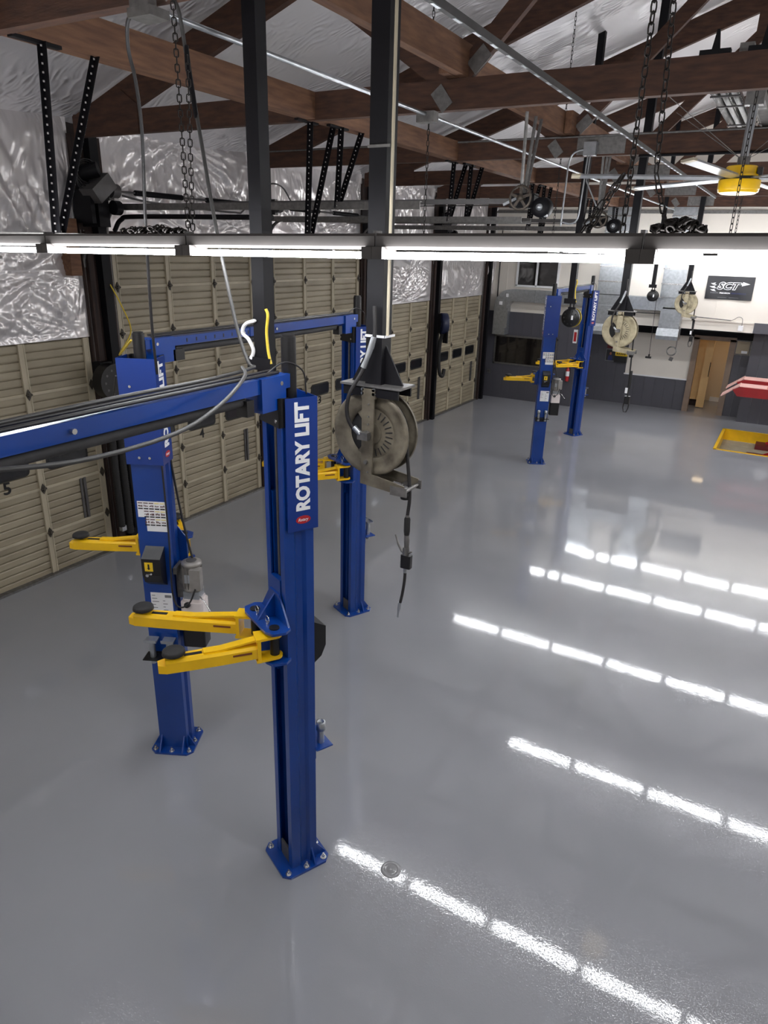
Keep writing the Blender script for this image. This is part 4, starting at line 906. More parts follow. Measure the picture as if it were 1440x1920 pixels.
# ================================================================== DOOR OPENERS
def opener(x, y, z, label, hang):
    T = thing('door_opener', label, 'door opener', (x, y, z), group='chain-driven door openers')
    M_GEAR = mat('grimy_gear', (70, 62, 54), 0.5, metal=0.4, var=0.3, vscale=30)
    w_ = MB(); w_.lathe([(0.115, -0.012), (0.135, -0.016), (0.142, 0.0), (0.135, 0.016), (0.115, 0.012), (0.115, -0.012)], MT(x-0.02, y-0.2, z), 24, 'y'); w_.lathe([(0, -0.03), (0.035, -0.03), (0.04, 0.03)], MT(x-0.02, y-0.2, z), 12, 'y'); w_.build('sprocket', M_GEAR, T, True)
    for k in range(5):
        a = k*2*pi/5+0.3; MB().bar((x-0.02+0.03*cos(a), y-0.2, z+0.03*sin(a)), (x-0.02+0.12*cos(a), y-0.2, z+0.12*sin(a)), 0.02, 0.03).build('spoke', M_GEAR, T, True)
    MB().cyl((x-0.02, y-0.2, z), (x-0.02, y-0.05, z), 0.02, 8).build('axle', M_GEAR, T, True)
    m = MB(); m.lathe([(0, -0.09), (0.06, -0.09), (0.11, -0.06), (0.115, 0.08), (0.08, 0.11), (0, 0.11)], MT(x+0.22, y-0.1, z-0.10), 20, 'y'); m.build('motor', M_STEELBLACK, T, True)
    m = MB(); m.lathe([(0, -0.13), (0.035, -0.125), (0.04, -0.085)], MT(x+0.22, y-0.1, z-0.10), 12, 'y'); m.build('shaft_end', M_GALV, T, True)
    m = MB(); m.bx(x-0.20, x+0.1, y-0.06, y+0.1, z-0.10, z+0.06); m.build('gearbox', M_STEELBLACK, T, True)
    m = MB(); m.bar((x-0.1, y-0.11, z), (x-0.26, y-0.11, z-0.07), 0.03, 0.03); m.build('tensioner', M_GALV, T, True); MB().bx(x+0.18, x+0.30, y-0.14, y-0.1, z-0.2, z-0.14).build('terminal_box', M_GALV, T, True)
    b = MB(); b.tube([(x+0.0, y-0.1, z+0.1), (x+0.2, y-0.08, z+0.0)], 0.006, 5); b.build('drive_chain', M_CHAIN, T, True)
    r = MB(); r.bar((XW+0.36, y+0.05, z-0.03), (x-0.1, y+0.05, z-0.02), 0.05, 0.06); r.bar((XW+0.36, y+0.16, z-0.03), (x-0.1, y+0.16, z-0.02), 0.012, 0.05); r.build('trolley_rail', M_STEELGREY, T, True)
    r = MB(); r.tube([(XW+0.36, y+0.10, z-0.09), (x-0.1, y+0.10, z-0.06)], 0.006, 5); r.build('trolley_chain', M_CHAIN, T, True)
    for (ax, ay) in hang:
        m = MB(); perf(m, (ax, ay, 5.96 if ax > -3.3 else 5.9), (x-0.05, y-0.02+(ay-y)*0.3, z+0.04), 0.034); m.build('perforated_strut', M_GALVDK, T, True)
    return T
opener(-3.05, 8.75, 5.10, 'black chain door opener with sprocket wheel, nearer of the two right of centre', [(-3.02, 8.35), (-3.02, 8.66), (-3.02, 8.86)])
opener(-3.05, 12.55, 5.04, 'black chain door opener with sprocket wheel, the farther one below the timber brace', [(-3.02, 11.9), (-3.02, 12.15), (-3.02, 12.35)])
def jackshaft(y, label):
    T = thing('wall_opener', label, 'door opener', (XW+0.3, y, 5.0), group='wall-mounted door openers')
    x = XW+0.42
    MB().box((x+0.02, y-0.02, 5.12), (0.26, 0.34, 0.20), R=Matrix.Rotation(radians(38), 3, 'X')).build('control_box', M_STEELGREY, T, True)
    m = MB(); m.cyl((x-0.12, y-0.16, 5.28), (x+0.06, y-0.02, 5.34), 0.09, 14); m.cyl((x-0.16, y-0.12, 5.12), (x-0.16, y+0.04, 5.12), 0.12, 14); m.build('motor', M_STEELBLACK, T, True)
    for q in range(4):
        m = MB(); c = Vector((x-0.05, y-0.12, 5.22+q*0.03)); m.tube([c+Vector((0.02*q-0.03, (0.13+0.015*q)*cos(a), (0.17-0.01*q)*sin(a))) for a in [i*2*pi/14 for i in range(15)]], 0.008, 5); m.build('coiled_cable', M_CABLEBK, T, True)
    m = MB(); m.bx(XW+0.1, x+0.02, y-0.05, y+0.12, 4.66, 5.02); m.bx(XW+0.1, x+0.02, y-0.16, y-0.1, 4.7, 5.1); m.build('bracket', M_STEELBLACK, T, True)
    m = MB(); m.cyl((x+0.05, y+0.16, 4.9), (x+0.05, y+0.26, 4.9), 0.09, 14); m.build('pulley', M_STEELBLACK, T, True)
    return T
jackshaft(6.66, 'black wall-mounted door opener with tilted grey box, left of the tall doors')
jackshaft(13.85, 'dark wall-mounted door opener half hidden behind the thick hanging post')
jackshaft(17.4, 'dark wall-mounted door opener between the two far low doors')
# long rail conduits over the tall doors
mb = MB(); mb.tube(smooth_path([(XW+0.45, 7.0, 5.06), (XW+0.6, 7.3, 5.0), (XW+0.45, 8.4, 4.98), (XW+0.4, 9.3, 4.97), (XW+0.4, 9.5, 5.02), (XW+0.4, 10.05, 5.42), (XW+0.4, 10.5, 5.45), (XW+0.4, 10.8, 5.2)], 4), 0.014, 6)
tag(mb.build('wall_conduit', M_STEELGREY), 'thin bent conduit kinking upward on the plastic sheet between the tall doors', 'conduit')
mb = MB(); mb.tube(smooth_path([(XW+0.3, 6.95, 4.62), (XW+0.45, 6.95, 4.76), (XW+0.8, 6.95, 4.80), (-5.5, 6.95, 4.80)]), 0.03, 8)
tag(mb.build('flexible_conduit', M_STEELBLACK), 'thick black conduit sweeping out from the wall opener at the tall left door', 'conduit')

# ================================================================== CONDUIT, STRUT, BOXES, CABLES
t = thing('ceiling_conduit', 'bright metal conduit running diagonally under the roof from the grey box to the back wall', 'conduit', (-3.31, 3.25, 5.67))
MB().tube([(-3.31, 3.2, 5.665), (-3.31, 6.45, 5.665), (-3.31, 12.5, 5.665), (-3.31, 21.6, 5.665)], 0.017, 8).build('pipe', M_GALV, t, True)
b = MB(); b.bx(-3.40, -3.22, 6.46, 6.56, 5.60, 5.69); b.build('junction_box', M_GALVDK, t, True)
b = MB(); b.bx(-3.40, -3.26, 3.13, 3.19, 5.63, 5.76); b.bx(-3.41, -3.24, 3.12, 3.26, 5.615, 5.66); b.build('junction_box', M_GALVDK, t, True)
t = thing('strut_channel', 'dark slotted strut channel running diagonally under the trusses right of centre', 'strut', (-1.88, 3.25, 5.67))
MB().bx(-1.90, -1.87, 0, 17.0, 5.655, 5.697).build('channel', mat('dull_strut_steel', (62, 60, 60), 0.6, metal=0.2, var=0.2), t, True)
mb = MB()
for k in range(60): mb.bx(-1.895, -1.875, 1+k*0.27, 1.09+k*0.27, 5.653, 5.656)
mb.build('slot', M_GALV, t, True)['kind'] = 'stuff'
mb = MB(); mb.tube(smooth_path([(-3.42, 3.18, 5.66), (-3.50, 3.2, 5.62), (-3.60, 3.28, 5.52), (-3.63, 3.34, 5.38), (-3.70, 3.42, 5.12), (-3.88, 3.55, 4.62), (-4.06, 3.69, 3.95), (-4.15, 3.78, 3.55)]), 0.011, 8)
c1 = thing('drop_cable', 'black drop cable from the grey ceiling box to the left lift column', 'cable', (-4.15, 3.78, 3.6)); mb.build('cable', M_CABLEBK, c1, True)
mb = MB(); chain_mesh(mb, (-3.60, 3.26, 5.53), (-3.61, 3.32, 5.42), 0.02, 0.016, 0.01); 
mb = MB(); mb.tube(smooth_path([(-3.22, 3.2, 5.72), (-3.18, 3.22, 5.71), (-3.16, 3.25, 5.64), (-3.155, 3.28, 5.44), (-3.09, 3.28, 5.06), (-3.0, 3.27, 4.58), (-2.84, 3.22, 4.06), (-2.70, 3.15, 3.86), (-2.63, 3.1, 3.84), (-2.60, 2.7, 3.83), (-2.60, 2.0, 3.83), (-2.58, 1.0, 3.82), (-2.57, 0.4, 3.82)]), 0.0105, 8)
c2 = thing('drop_cable', 'long grey cable from the ceiling box bending along the nearest overhead beam', 'cable', (-2.6, 3.1, 3.84)); mb.build('cable', M_CABLE, c2, True)
mb = MB(); mb.tube([(-3.155, 3.28, 5.5), (-3.15, 3.28, 5.40), (-3.11, 3.28, 5.15)], [0.013, 0.016, 0.013], 8); mb.build('mesh_grip', M_STEELBLACK, c2, True)
mb = MB(); mb.tube(smooth_path([(-2.60, 2.98, 3.86), (-2.50, 2.88, 3.83), (-2.42, 2.6, 3.74), (-2.38, 2.25, 3.67), (-2.36, 1.75, 3.67), (-2.38, 1.35, 3.72), (-2.45, 0.9, 3.78), (-2.55, 0.4, 3.82)]), 0.0105, 8)
tag(mb.build('slack_cable', M_CABLE), 'grey slack cable sagging below the nearest overhead beam', 'cable')
for x, y, lab in ((-4.35, 11.2, 'thin vertical conduit'),):
    pass
t = thing('conduit_drop', 'bent conduit drop with a box on the timber chord right of centre', 'conduit', (-2.72, 10.08, 5.6))
b = MB(); b.bx(-2.80, -2.64, 10.02, 10.10, 5.70, 5.86); b.build('junction_box', M_GALV, t, True)
b = MB(); b.tube(smooth_path([(-2.78, 10.05, 5.78), (-2.92, 10.05, 5.74), (-2.98, 10.05, 5.62), (-2.99, 10.05, 5.3), (-3.0, 10.05, 4.85)]), 0.012, 6); b.tube(smooth_path([(-2.74, 10.05, 5.7), (-2.76, 10.05, 5.2), (-2.78, 10.05, 4.95), (-2.86, 10.05, 4.88), (-3.0, 10.05, 4.9)]), 0.012, 6); b.tube([(-2.71, 10.05, 5.7), (-2.72, 10.05, 5.4), (-2.55, 10.05, 5.1)], 0.010, 6); b.build('pipe', M_GALV, t, True)
# ================================================================== CEILING FAN AND ROOF SPACE
fx, fy, fz = -0.71, 8.1, 5.20
t = thing('ceiling_fan', 'large ceiling fan with a yellow motor drum and long grey blades', 'fan', (fx, fy, fz))
MB().lathe([(0, 0.13), (0.13, 0.13), (0.14, 0.12), (0.14, 0.06), (0.165, 0.05), (0.17, 0.035)], MT(fx, fy, fz), 28).build('motor_cap', M_YEL, t, True)
MB().lathe([(0.14, 0.012), (0.18, 0.01), (0.188, 0.0), (0.188, -0.07), (0.18, -0.10), (0.16, -0.105)], MT(fx, fy, fz), 28).build('motor_drum', M_YEL, t, True)
MB().lathe([(0, -0.118), (0.15, -0.116), (0.165, -0.108), (0.165, -0.10)], MT(fx, fy, fz), 28).build('lamp_lens', mat('fan_lamp', (255, 236, 200), 0.4, emit=0.8), t, True)
MB().cyl((fx, fy, fz+0.012), (fx, fy, fz+0.036), 0.16, 24).build('rotor', M_BLKPL, t, True)
for sx in (-1, 1): MB().bx(fx+sx*0.14, fx+sx*0.185, fy-0.05, fy+0.05, fz+0.035, fz+0.115).build('side_pod', M_BLKPL, t, True)
MB().cyl((fx, fy, fz+0.13), (fx-0.0, fy, 6.05), 0.038, 14).build('down_pipe', M_GALV, t, True)
MB().cyl((fx, fy, fz+0.13), (fx, fy, fz+0.21), 0.055, 14).build('collar', M_GALVDK, t, True)
for k in range(6):
    a = radians(20+60*k); A = MT(fx, fy, fz+0.025) @ Matrix.Rotation(a, 4, 'Z') @ Matrix.Rotation(radians(10), 4, 'X')
    b = MB(); b.prism([(0.14, -0.03), (0.30, -0.055), (1.55, -0.05), (1.58, -0.04), (1.58, 0.04), (1.55, 0.05), (0.30, 0.055), (0.14, 0.03)], -0.008, 0.008, 'z', A); bo = b.build('fan_blade', M_GALV, t, True)
    b = MB(); b.prism([(1.50, -0.055), (1.585, -0.05), (1.585, 0.05), (1.50, 0.055)], -0.010, 0.010, 'z', A)
    tip = b.build('blade_tip', M_STILE, bo)
    for v in tip.data.vertices: v.co -= Vector((fx, fy, fz))
mb = MB()
for q in range(4):
    a = radians(45+90*q); mb.tube([(fx+0.05*cos(a), fy+0.05*sin(a), fz+0.2), (fx+1.2*cos(a), fy+1.4*sin(a), 5.98)], 0.003, 5)
mb.build('guy_wire', M_GALVDK, t, True)
t = thing('fan_support', 'grey steel beam laid on the chords to hold the fan pipe', 'beam', (fx, 8.3, 5.96))
MB().bx(fx-0.05, fx+0.05, TY[2]+0.05, TY[3]+0.1, 5.955, 6.03).build('beam', M_GALVDK, t, True)
MB().bx(fx-0.08, fx+0.08, fy-0.05, fy+0.05, 5.84, 5.97).build('pipe_bracket', M_GALVDK, t, True)
for nm, x0, x1, lab in (('left', -1.22, -0.94, 'crinkled metal heater trough left of the fan pipe'), ('right', -0.86, -0.55, 'crinkled metal heater trough right of the fan pipe, at the picture edge')):
    t = thing('radiant_heater', lab, 'heater', (x0, 9.3, 6.15), group='metal heater troughs')
    m = MB(); m.prism([(x0, 6.14), (x0+0.06, 6.26), (x1-0.06, 6.26), (x1, 6.14), (x1, 6.155), (x1-0.05, 6.275), (x0+0.05, 6.275), (x0, 6.155)], 8.8, 12.6, 'y', MT(0, 0, -0.04)); m.build('reflector', M_FOILTR, t, True)
    m = MB(); m.cyl(((x0+x1)/2-0.05, 8.8, 6.16), ((x0+x1)/2-0.05, 12.6, 6.16), 0.03, 10); m.cyl(((x0+x1)/2+0.06, 8.8, 6.16), ((x0+x1)/2+0.06, 12.6, 6.16), 0.03, 10); m.build('burner_tube', M_GALVDK, t, True)
    for y in (9.0, 9.6, 10.9, 11.9): MB().bx(x0-0.01, x1+0.01, y, y+0.03, 6.085, 6.1).build('hanger_strap', M_STEELGREY, t, True)
for x, lab in ((-0.92, 'black wedge bracket standing on the broad chord, left one'), (-0.58, 'black wedge bracket standing on the broad chord, right one at the picture edge')):
    t = thing('wedge_bracket', lab, 'bracket', (x, TY[2], 5.95), group='wedge brackets on the chord')
    MB().bx(x-0.11, x+0.11, TY[2]-0.04, TY[2]+0.04, 5.95, 5.985).build('foot', M_STEELBLACK, t, True)
    MB().prism([(x-0.03, 5.985), (x+0.03, 5.985), (x+0.01, 6.12), (x-0.01, 6.12)], TY[2]-0.012, TY[2]+0.012, 'y').build('blade', M_STEELBLACK, t, True)
for y, z, lab in ((10.0, 5.98, 'thin pipe running along the top of the second truss chord'),):
    mb = MB(); mb.tube([(-8.0, 10.08, 5.93), (1.5, 10.08, 5.93)], 0.012, 6); tag(mb.build('chord_pipe', M_GALVDK), lab, 'pipe')
mb = MB(); mb.tube([(-2.1, 10.07, 5.68), (2.5, 10.07, 5.68)], 0.016, 6); tag(mb.build('chord_pipe', M_STEELBLACK), 'dark pipe fixed under the second truss chord beside the fan', 'pipe')

# ================================================================== BACK WALL FITTINGS
Y1 = YB
t = thing('air_duct', 'long silver air duct along the white back wall with an elbow and down pipes', 'duct', (-5, Y1-0.2, 3.2))
def elbow_poly(x0, x1, zt):  # quarter bend in the wall plane
    pts = []; 
    for i in range(7): a = pi/2+i*pi/2/6; pts.append((x1+ (x1-x0)*cos(a)*1.0, zt-(x1-x0) + (x1-x0)*sin(a)))
    return pts
d = MB(); d.bx(-7.68, -3.2, Y1-0.42, Y1-0.03, 3.08, 3.43); d.build('trunk', M_GALV, t, True)
d = MB(); d.bx(-3.2, -2.65, Y1-0.42, Y1-0.03, 3.18, 3.52); d.build('trunk_end', M_GALV, t, True)
pts = [(-7.68, 3.43)] + [(-7.68-0.5*sin(a), 2.93+0.5*cos(a)) for a in [i*pi/2/6 for i in range(1, 7)]] + [(-7.78, 2.93), (-7.68, 3.08)]
MB().prism(pts, Y1-0.42, Y1-0.03, 'y').build('elbow', M_GALV, t, True)
MB().bx(-8.18, -7.78, Y1-0.42, Y1-0.03, 2.06, 2.93).build('down_duct', M_GALV, t, True)
m = MB()
for z in (2.62, 2.92): m.bx(-7.79, -7.72, Y1-0.44, Y1-0.3, z-0.35, z-0.05)
m.build('register_box', M_GALV, t, True)
m = MB(); m.bx(-8.02, -7.92, Y1-0.425, Y1-0.42, 2.96, 3.06); m.bx(-7.82, -7.74, Y1-0.425, Y1-0.42, 3.2, 3.3); m.build('service_tag', M_WHITE, t, True)
for x in (-6.9, -6.0, -5.1, -4.2, -3.6):
    MB().bx(x, x+0.025, Y1-0.435, Y1-0.03, 3.07, 3.44).build('joint_flange', M_GALV, t, True)
for x0, x1, zb in ((-5.02, -4.55, 2.32), (-3.24, -2.70, 2.32)):
    MB().bx(x0, x1, Y1-0.46, Y1-0.05, zb+0.28, 3.14).build('down_duct', M_GALV, t, True)
    pts = [(0, 0)] + [(-0.40*sin(a), 0.40*(1-cos(a))) for a in [0]]
    m = MB(); pr = [(Y1-0.46, zb+0.30), (Y1-0.05, zb+0.30), (Y1-0.05, zb+0.1)] + [(Y1-0.05-0.41*sin(a), zb+0.1-0.22*(1-cos(a))) for a in [i*pi/2/5 for i in range(1, 6)]]
    m.prism([(Y1-0.05, zb+0.30), (Y1-0.46, zb+0.30), (Y1-0.52, zb+0.22), (Y1-0.54, zb+0.1), (Y1-0.50, zb), (Y1-0.30, zb-0.03), (Y1-0.05, zb)], x0-0.02, x1+0.02, 'x'); m.build('outlet_boot', M_GALV, t, True)
for x0, x1, zt in ((-5.05, -4.35, 5.95), (-3.32, -2.72, 6.05)):
    MB().bx(x0, x1, Y1-0.48, Y1-0.05, 3.45, zt).build('riser', M_GALV, t, True)
    for z in (3.78, 4.18, 4.62, 5.1, 5.5):
        MB().bx(x0-0.015, x1+0.015, Y1-0.495, Y1-0.05, z, z+0.035).build('joint_flange', M_CHROME, t, True)

t = thing('banner', 'black banner with a white arrow-shaped logo hung on the white back wall', 'banner', (-1.64, Y1-0.02, 3.75))
vs = []; nb = 16
for i in range(nb+1):
    u = i/nb
    for j in range(9):
        v = j/8; yy = Y1-0.03-0.012*sin(u*9+v*3)*(0.3+v*0.0+0.7*(1-v))
        vs.append((-2.225+1.165*u, yy, 3.45+0.60*v))
mb = MB(); mb.add(vs, [(i*9+j, (i+1)*9+j, (i+1)*9+j+1, i*9+j+1) for i in range(nb) for j in range(8)], True); mb.add([(p[0], p[1]+0.008, p[2]) for p in vs], [(i*9+j, i*9+j+1, (i+1)*9+j+1, (i+1)*9+j) for i in range(nb) for j in range(8)], True)
ba = mb.build('cloth', M_BANNER, t, True)
BY = Y1-0.055
def loc(M): return MT(1.64, -(Y1-0.02), -3.75) @ M
o = text_mesh('logo_outline', 'SCT', M_WHITE, ba, loc(frame((-1.96, BY, 3.70), (1,0,0), (0,0,1))), 0.60, 0.205, 0.002, 0.085, 0.3)
o = text_mesh('logo_letters', 'SCT', M_BANNER, ba, loc(frame((-1.945, BY-0.003, 3.715), (1,0,0), (0,0,1))), 0.565, 0.175, 0.002, 0.015, 0.3)
BL = loc(Matrix.Identity(4))
m = MB(); m.prism([(-1.40, 3.885), (-1.33, 3.885), (-1.345, 3.92), (-1.16, 3.865), (-1.36, 3.81), (-1.345, 3.845), (-1.42, 3.845)], BY-0.002, BY, 'y', BL); m.build('logo_arrow', M_WHITE, ba)
for k, (x, z, s) in enumerate(((-2.13, 3.86, 0.10), (-2.15, 3.78, 0.12), (-2.12, 3.70, 0.10))):
    m = MB(); m.prism([(x, z), (x+s*0.6, z-0.035), (x+s*1.6, z-0.045), (x+s, z-0.005), (x+s*1.3, z+0.025), (x+s*0.5, z+0.0)], BY-0.002, BY, 'y', BL); m.build('logo_flame', M_WHITE, ba)
text_mesh('slogan', 'PASSION', M_GREY, ba, loc(frame((-2.10, BY, 3.60), (1,0,0), (0,0,1))), 0.20, 0.036, 0.002, 0.01)
text_mesh('slogan', 'PRECISION', M_WHITE, ba, loc(frame((-1.87, BY, 3.60), (1,0,0), (0,0,1))), 0.26, 0.036, 0.002, 0.03)
text_mesh('slogan', 'PERFORMANCE', M_BLUEINK, ba, loc(frame((-1.58, BY, 3.60), (1,0,0), (0,0,1))), 0.36, 0.036, 0.002, 0.01)
for xa, xb in ((-1.90, -1.68), (-1.62, -1.38)): MB().bx(xa, xb, BY-0.001, BY, 3.500, 3.508, BL).build('fine_print', M_GREY, ba)
mb = MB(); mb.tube([(-5.5, Y1-0.07, 2.98), (-2.7, Y1-0.07, 2.97), (-1.45, Y1-0.07, 2.92)], 0.014, 6); mb.tube(smooth_path([(-1.45, Y1-0.07, 2.92), (-1.38, Y1-0.07, 2.95), (-1.28, Y1-0.07, 3.02), (-1.18, Y1-0.07, 2.98), (-1.16, Y1-0.07, 2.80)]), 0.008, 6)
t = thing('wall_cable', 'grey cable along the white ledge ending at a small socket box near the banner', 'cable', (-2.0, Y1-0.05, 2.9)); mb.build('cable', M_GALVDK, t, True)
MB().bx(-1.24, -1.12, Y1-0.09, Y1-0.03, 2.66, 2.80).build('socket_box', M_WHITE, t, True)
mb = MB(); mb.tube(smooth_path([(XW+0.26, Y1-0.06, 5.2), (XW+0.26, Y1-0.06, 3.6), (XW+0.26, Y1-0.06, 3.25), (XW+0.28, Y1-0.08, 3.05), (XW+0.38, Y1-0.2, 2.92)]), 0.02, 6)
tag(mb.build('corner_cable', M_CABLEBK), 'black cable curving from the corner to the silver duct elbow', 'cable')
# pendant coil with a socket
t = thing('pendant_socket', 'coiled grey cable with a square socket hanging below the silver duct', 'socket', (-2.78, Y1-0.4, 2.0))
m = MB(); m.tube([(-2.68, Y1-0.45, 2.7), (-2.68, Y1-0.45, 2.1)], 0.012, 6)
for r in (0.11, 0.13, 0.12): m.tube([(-2.78+r*cos(a), Y1-0.45+0.02*sin(3*a), 2.02+r*sin(a)) for a in [i*2*pi/16 for i in range(17)]], 0.009, 5)
m.build('cable', M_GALVDK, t, True)
MB().box((-2.76, Y1-0.45, 1.80), (0.10, 0.06, 0.10), R=Matrix.Rotation(0.3, 3, 'Y')).build('socket', M_STEELGREY, t, True)
# posters, yellow sign
t = thing('poster', 'small poster with a printed figure in a dark suit on the grey wall', 'poster', (-4.85, 23.3, 1.5))
MB().bx(-5.01, -4.70, 23.285, 23.297, 1.30, 1.68).build('sheet', M_GREY, t, True)
m = MB(); m.bx(-4.99, -4.72, 23.28, 23.285, 1.32, 1.66); m.build('print_ground', M_BANNER, t, True)
m = MB(); m.prism([(-4.93, 1.33), (-4.78, 1.33), (-4.79, 1.45), (-4.83, 1.49), (-4.88, 1.49), (-4.92, 1.45)], 23.277, 23.28, 'y'); m.build('print_suit', M_BLUEINK, t, True)
m = MB(); m.prism([(-4.855+0.032*cos(a), 1.54+0.045*sin(a)) for a in [i*pi/6 for i in range(12)]], 23.277, 23.28, 'y'); m.build('print_head', M_SKIN, t, True)
t = thing('poster', 'reddish poster mostly hidden behind the beige hose reel', 'poster', (-4.85, 23.3, 1.75)); MB().bx(-4.99, -4.75, 23.285, 23.297, 1.70, 1.95).build('sheet', M_DKRED, t, True); MB().bx(-4.97, -4.77, 23.28, 23.285, 1.83, 1.93).build('print_ground', M_GREY, t, True)
t = thing('wall_organizer', 'yellow topped black parts box fixed on the grey wall behind the beige hose reel', 'box', (-4.5, 23.2, 1.35))
MB().bx(-4.70, -4.32, 23.14, 23.297, 1.30, 1.50).build('tray', M_BLKPL, t, True)
MB().bx(-4.69, -4.33, 23.20, 23.297, 1.50, 1.62).build('back_board', M_YELPR, t, True)
m = MB(); 
for k in range(5): m.bx(-4.65+k*0.06, -4.62+k*0.06, 23.19, 23.2, 1.53, 1.59)
m.build('print_mark', M_BLKPL, t, True)
# extinguisher
t = thing('fire_extinguisher', 'red fire extinguisher on the grey wall beside the far lift column', 'extinguisher', (-5.72, Y1-0.1, 0.85))
MB().lathe([(0, 0.78), (0.05, 0.79), (0.06, 0.82), (0.06, 1.12), (0.045, 1.17), (0.02, 1.19), (0.02, 1.22), (0, 1.22)], MT(-5.72, Y1-0.1, 0), 16).build('cylinder', mat('extinguisher_red', (178, 40, 44), 0.3), t, True)
MB().cyl((-5.72, Y1-0.1, 0.95), (-5.72, Y1-0.1, 1.10), 0.062, 16).build('label_band', M_WHITE, t, True)
m = MB(); m.bx(-5.76, -5.66, Y1-0.115, Y1-0.085, 1.21, 1.26); m.tube([(-5.68, Y1-0.1, 1.22), (-5.63, Y1-0.12, 1.15), (-5.64, Y1-0.12, 0.95)], 0.012, 6); m.build('valve', M_BLKPL, t, True)
t = thing('extinguisher_sign', 'narrow white and red sign on the grey wall above the extinguisher', 'sign', (-5.64, Y1-0.03, 2.1))
MB().bx(-5.70, -5.58, Y1-0.035, Y1-0.022, 1.95, 2.35).build('board', M_WHITE, t, True); MB().bx(-5.68, -5.60, Y1-0.038, Y1-0.035, 2.0, 2.28).build('print', M_RED, t, True)
t = thing('socket_plate', 'small pale socket plate low on the grey wall near the corner', 'socket', (-8.35, Y1-0.03, 0.8)); MB().bx(-8.40, -8.28, Y1-0.04, Y1-0.022, 0.76, 0.88).build('plate', M_GALVDK, t, True); MB().bx(-8.37, -8.31, Y1-0.045, Y1-0.04, 0.79, 0.85).build('outlet', M_STEELGREY, t, True)
t = thing('wall_notice', 'white notice at the right edge on the grey wall block', 'sign', (0.02, 22.65, 1.5)); MB().bx(-0.06, 0.22, 22.635, 22.658, 1.34, 1.60).build('sheet', M_WHITE, t, True); MB().bx(-0.03, 0.19, 22.632, 22.635, 1.45, 1.5).build('print', M_GREY, t, True)

# ================================================================== RED SCISSOR LIFT IN ITS PIT
x0, x1, y0, y1 = PIT
pit = MB(); pit.bx(x0-0.1, x1+0.1, y0-0.1, y1+0.1, -0.5, -0.27); pf = struct(pit.build('floor_pit', M_CONC))
m = MB(); m.bx(x0, x0+0.02, y0, y1, -0.45, 0.002); m.bx(x0, x1, y1-0.02, y1, -0.45, 0.002); m.bx(x0, x1, y0, y0+0.02, -0.45, 0.002)
m.bx(x0-0.05, x0+0.02, y0-0.05, y1+0.05, 0, 0.03); m.bx(x0-0.05, x1, y0-0.05, y0+0.02, 0, 0.012); m.bx(x0-0.05, x1, y1-0.02, y1+0.05, 0, 0.03)
struct(m.build('trim_13', M_YEL))
t = thing('scissor_lift', 'red scissor lift with two raised runways and tilted ramp flaps, over the yellow-edged pit', 'vehicle lift', (1.2, 20.0, -0.27))
for yy, zz in ((19.45, 0), (20.85, 0)):
    z = 1.42 if yy < 20 else 1.40
    m = MB(); m.prism([(-0.95, z+0.05), (-0.78, z+0.13), (3.6, z+0.13), (3.6, z-0.10), (-0.82, z-0.10)], yy-0.30, yy+0.30, 'y'); rw = m.build('runway', M_REDEN, t, True)
    m = MB(); m.bx(-0.80, -0.20, yy-0.28, yy+0.28, z+0.13, z+0.142); m.bx(-0.14, 3.6, yy-0.28, yy+0.28, z+0.13, z+0.142); o = m.build('runway_top', M_PINK, t, True)
    m = MB(); m.bar((-0.80, yy, z+0.15), (-1.18, yy, z-0.14), 0.56, 0.02); m.build('ramp_flap', M_PINK, t, True)
    for sx in (-1, 1):
        for q in (-1, 1):
            m = MB(); m.bar((1.4-1.5*sx*q*0.9, yy+q*0.08, -0.18), (1.4+1.5*sx*q*0.9, yy+q*0.08, z-0.12), 0.07, 0.12); m.build('scissor_arm', M_REDEN, t, True) if sx > 0 else None
    m = MB(); m.bx(-0.35 if yy < 20 else -0.2, 3.4, yy-0.27, yy+0.27, -0.27, -0.16); m.build('base_frame', M_DKRED, t, True)

# ================================================================== THINGS AT THE DOOR POSTS
t = thing('exhaust_hose', 'bundle of black corrugated hoses hanging on the dark post behind the left lift column', 'hose', (XW+0.3, 6.6, 0.4))
for k, (yy, zb, r) in enumerate(((6.52, 0.45, 0.055), (6.66, 0.30, 0.06), (6.80, 0.35, 0.055))):
    pts = [(XW+0.30+0.004*sin(i*0.1+k), yy, 2.1-(2.1-zb)*i/90) for i in range(91)]
    mb = MB(); mb.tube(pts, [r*(1.0 if i % 2 else 0.86) for i in range(91)], 10); mb.build('hose', M_RUB, t, True)
m = MB(); m.bx(XW+0.22, XW+0.34, 6.45, 6.86, 2.08, 2.16); m.build('hook', M_STEELBLACK, t, True)
m = MB(); m.bx(XW+0.27, XW+0.34, 6.49, 6.57, 0.38, 0.46); m.build('end_clamp', M_GALV, t, True)
t = thing('wall_hose_reel', 'round black hose reel on the dark post behind the left lift column', 'hose reel', (XW+0.3, 6.6, 2.64), group='hose reels on the door posts')
MB().cyl((XW+0.24, 6.6, 2.64), (XW+0.42, 6.6, 2.64), 0.25, 24).build('drum', M_BLKPL, t, True)
m = MB(); 
for k in range(10):
    a = k*2*pi/10; m.cyl((XW+0.42, 6.6+0.17*cos(a), 2.64+0.17*sin(a)), (XW+0.425, 6.6+0.17*cos(a), 2.64+0.17*sin(a)), 0.018, 6)
m.build('vent', M_STEELGREY, t, True); MB().bx(XW+0.1, XW+0.26, 6.5, 6.7, 2.5, 2.9).build('bracket', M_STEELBLACK, t, True)
t = thing('wall_hose_reel', 'dark blue hose reel with hanging hose on the post between the far low doors', 'hose reel', (XW+0.3, 17.5, 2.64), group='hose reels on the door posts')
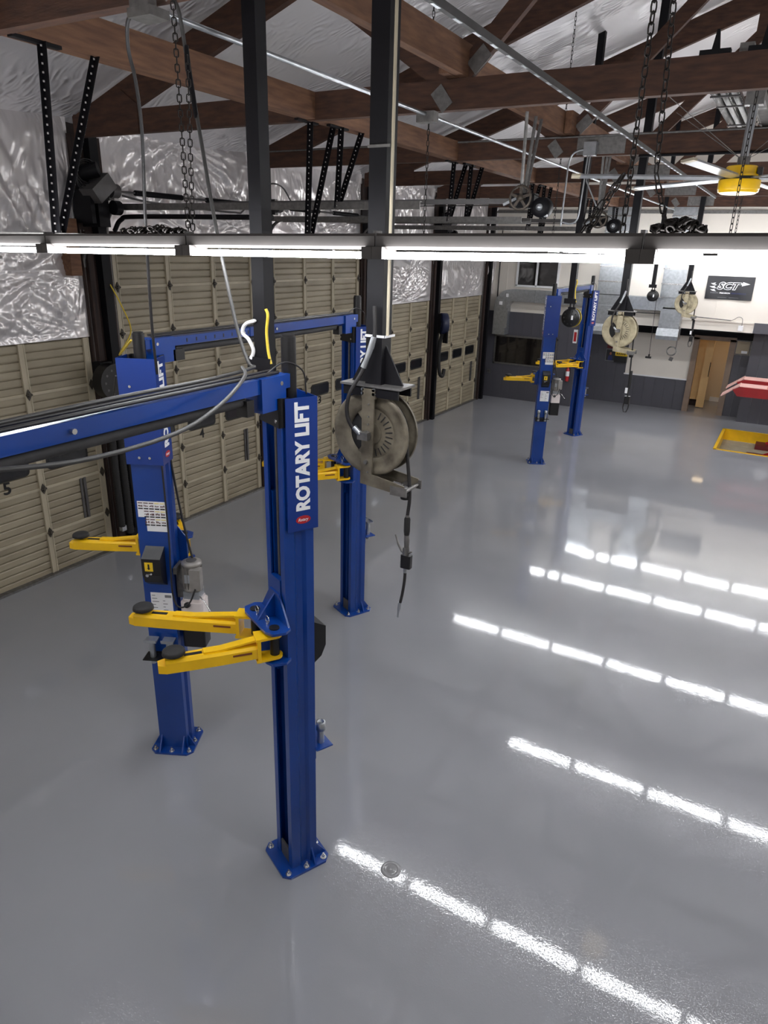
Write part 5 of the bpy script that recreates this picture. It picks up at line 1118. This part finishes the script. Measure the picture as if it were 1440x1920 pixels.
m = MB(); m.lathe([(0.08, -0.09), (0.27, -0.09), (0.285, -0.08), (0.285, 0.08), (0.27, 0.09), (0.08, 0.09)], MT(XW+0.36, 17.52, 2.64) @ Matrix.Rotation(radians(-50), 4, 'Z'), 28, 'y'); m.build('drum', mat('navy_enamel', (22, 30, 62), 0.35), t, True)
m = MB(); m.bar((XW+0.40, 17.45, 2.40), (XW+0.55, 17.40, 2.40), 0.04, 0.5, up=(0, 0, 1)); m.bx(XW+0.1, XW+0.3, 17.45, 17.6, 2.4, 2.9); m.build('bracket', M_STEELBLACK, t, True)
m = MB(); m.tube(smooth_path([(XW+0.4, 17.4, 2.4), (XW+0.33, 17.44, 2.2), (XW+0.30, 17.46, 1.8), (XW+0.32, 17.5, 1.35), (XW+0.36, 17.62, 1.22), (XW+0.36, 17.72, 1.4)]), 0.05, 8); m.build('hose', M_RUB, t, True)
m = MB(); m.tube([(XW+0.55, 17.62, 2.4), (XW+0.55, 17.63, 1.75)], 0.008, 5); m.build('pull_cord', M_STILE, t, True)
mb = MB(); mb.tube(smooth_path([(XW+0.2, 6.85, 3.95), (XW+0.35, 6.87, 3.7), (XW+0.6, 6.8, 3.35), (-7.2, 6.0, 3.2), (-6.0, 5.0, 3.4), (-4.6, 3.95, 3.75)]), 0.009, 6)
tag(mb.build('yellow_cable', M_CABLEYL), 'thin yellow cable drooping from the dark post towards the left lift column', 'cable')
mb = MB(); mb.tube(sag((-4.46, 3.65, 3.52), (XW+0.4, 6.3, 1.95), 0.1), 0.008, 5); tag(mb.build('tether_cord', M_CABLEBK), 'thin black cord stretched from the left lift column down to the door post', 'cord')
# floor cap
t = thing('floor_cap', 'small round steel cap set in the floor right of the nearest column', 'floor cap', (-1.85, 3.58, 0))
MB().lathe([(0.0, 0.004), (0.03, 0.004), (0.034, 0.002), (0.05, 0.002), (0.056, 0.005), (0.075, 0.005), (0.08, 0.0)], MT(-1.85, 3.58, 0), 24).build('ring', mat('epoxied_cap', (140, 140, 142), 0.1), t, True)
for y in (3.7, 4.6):
    pass
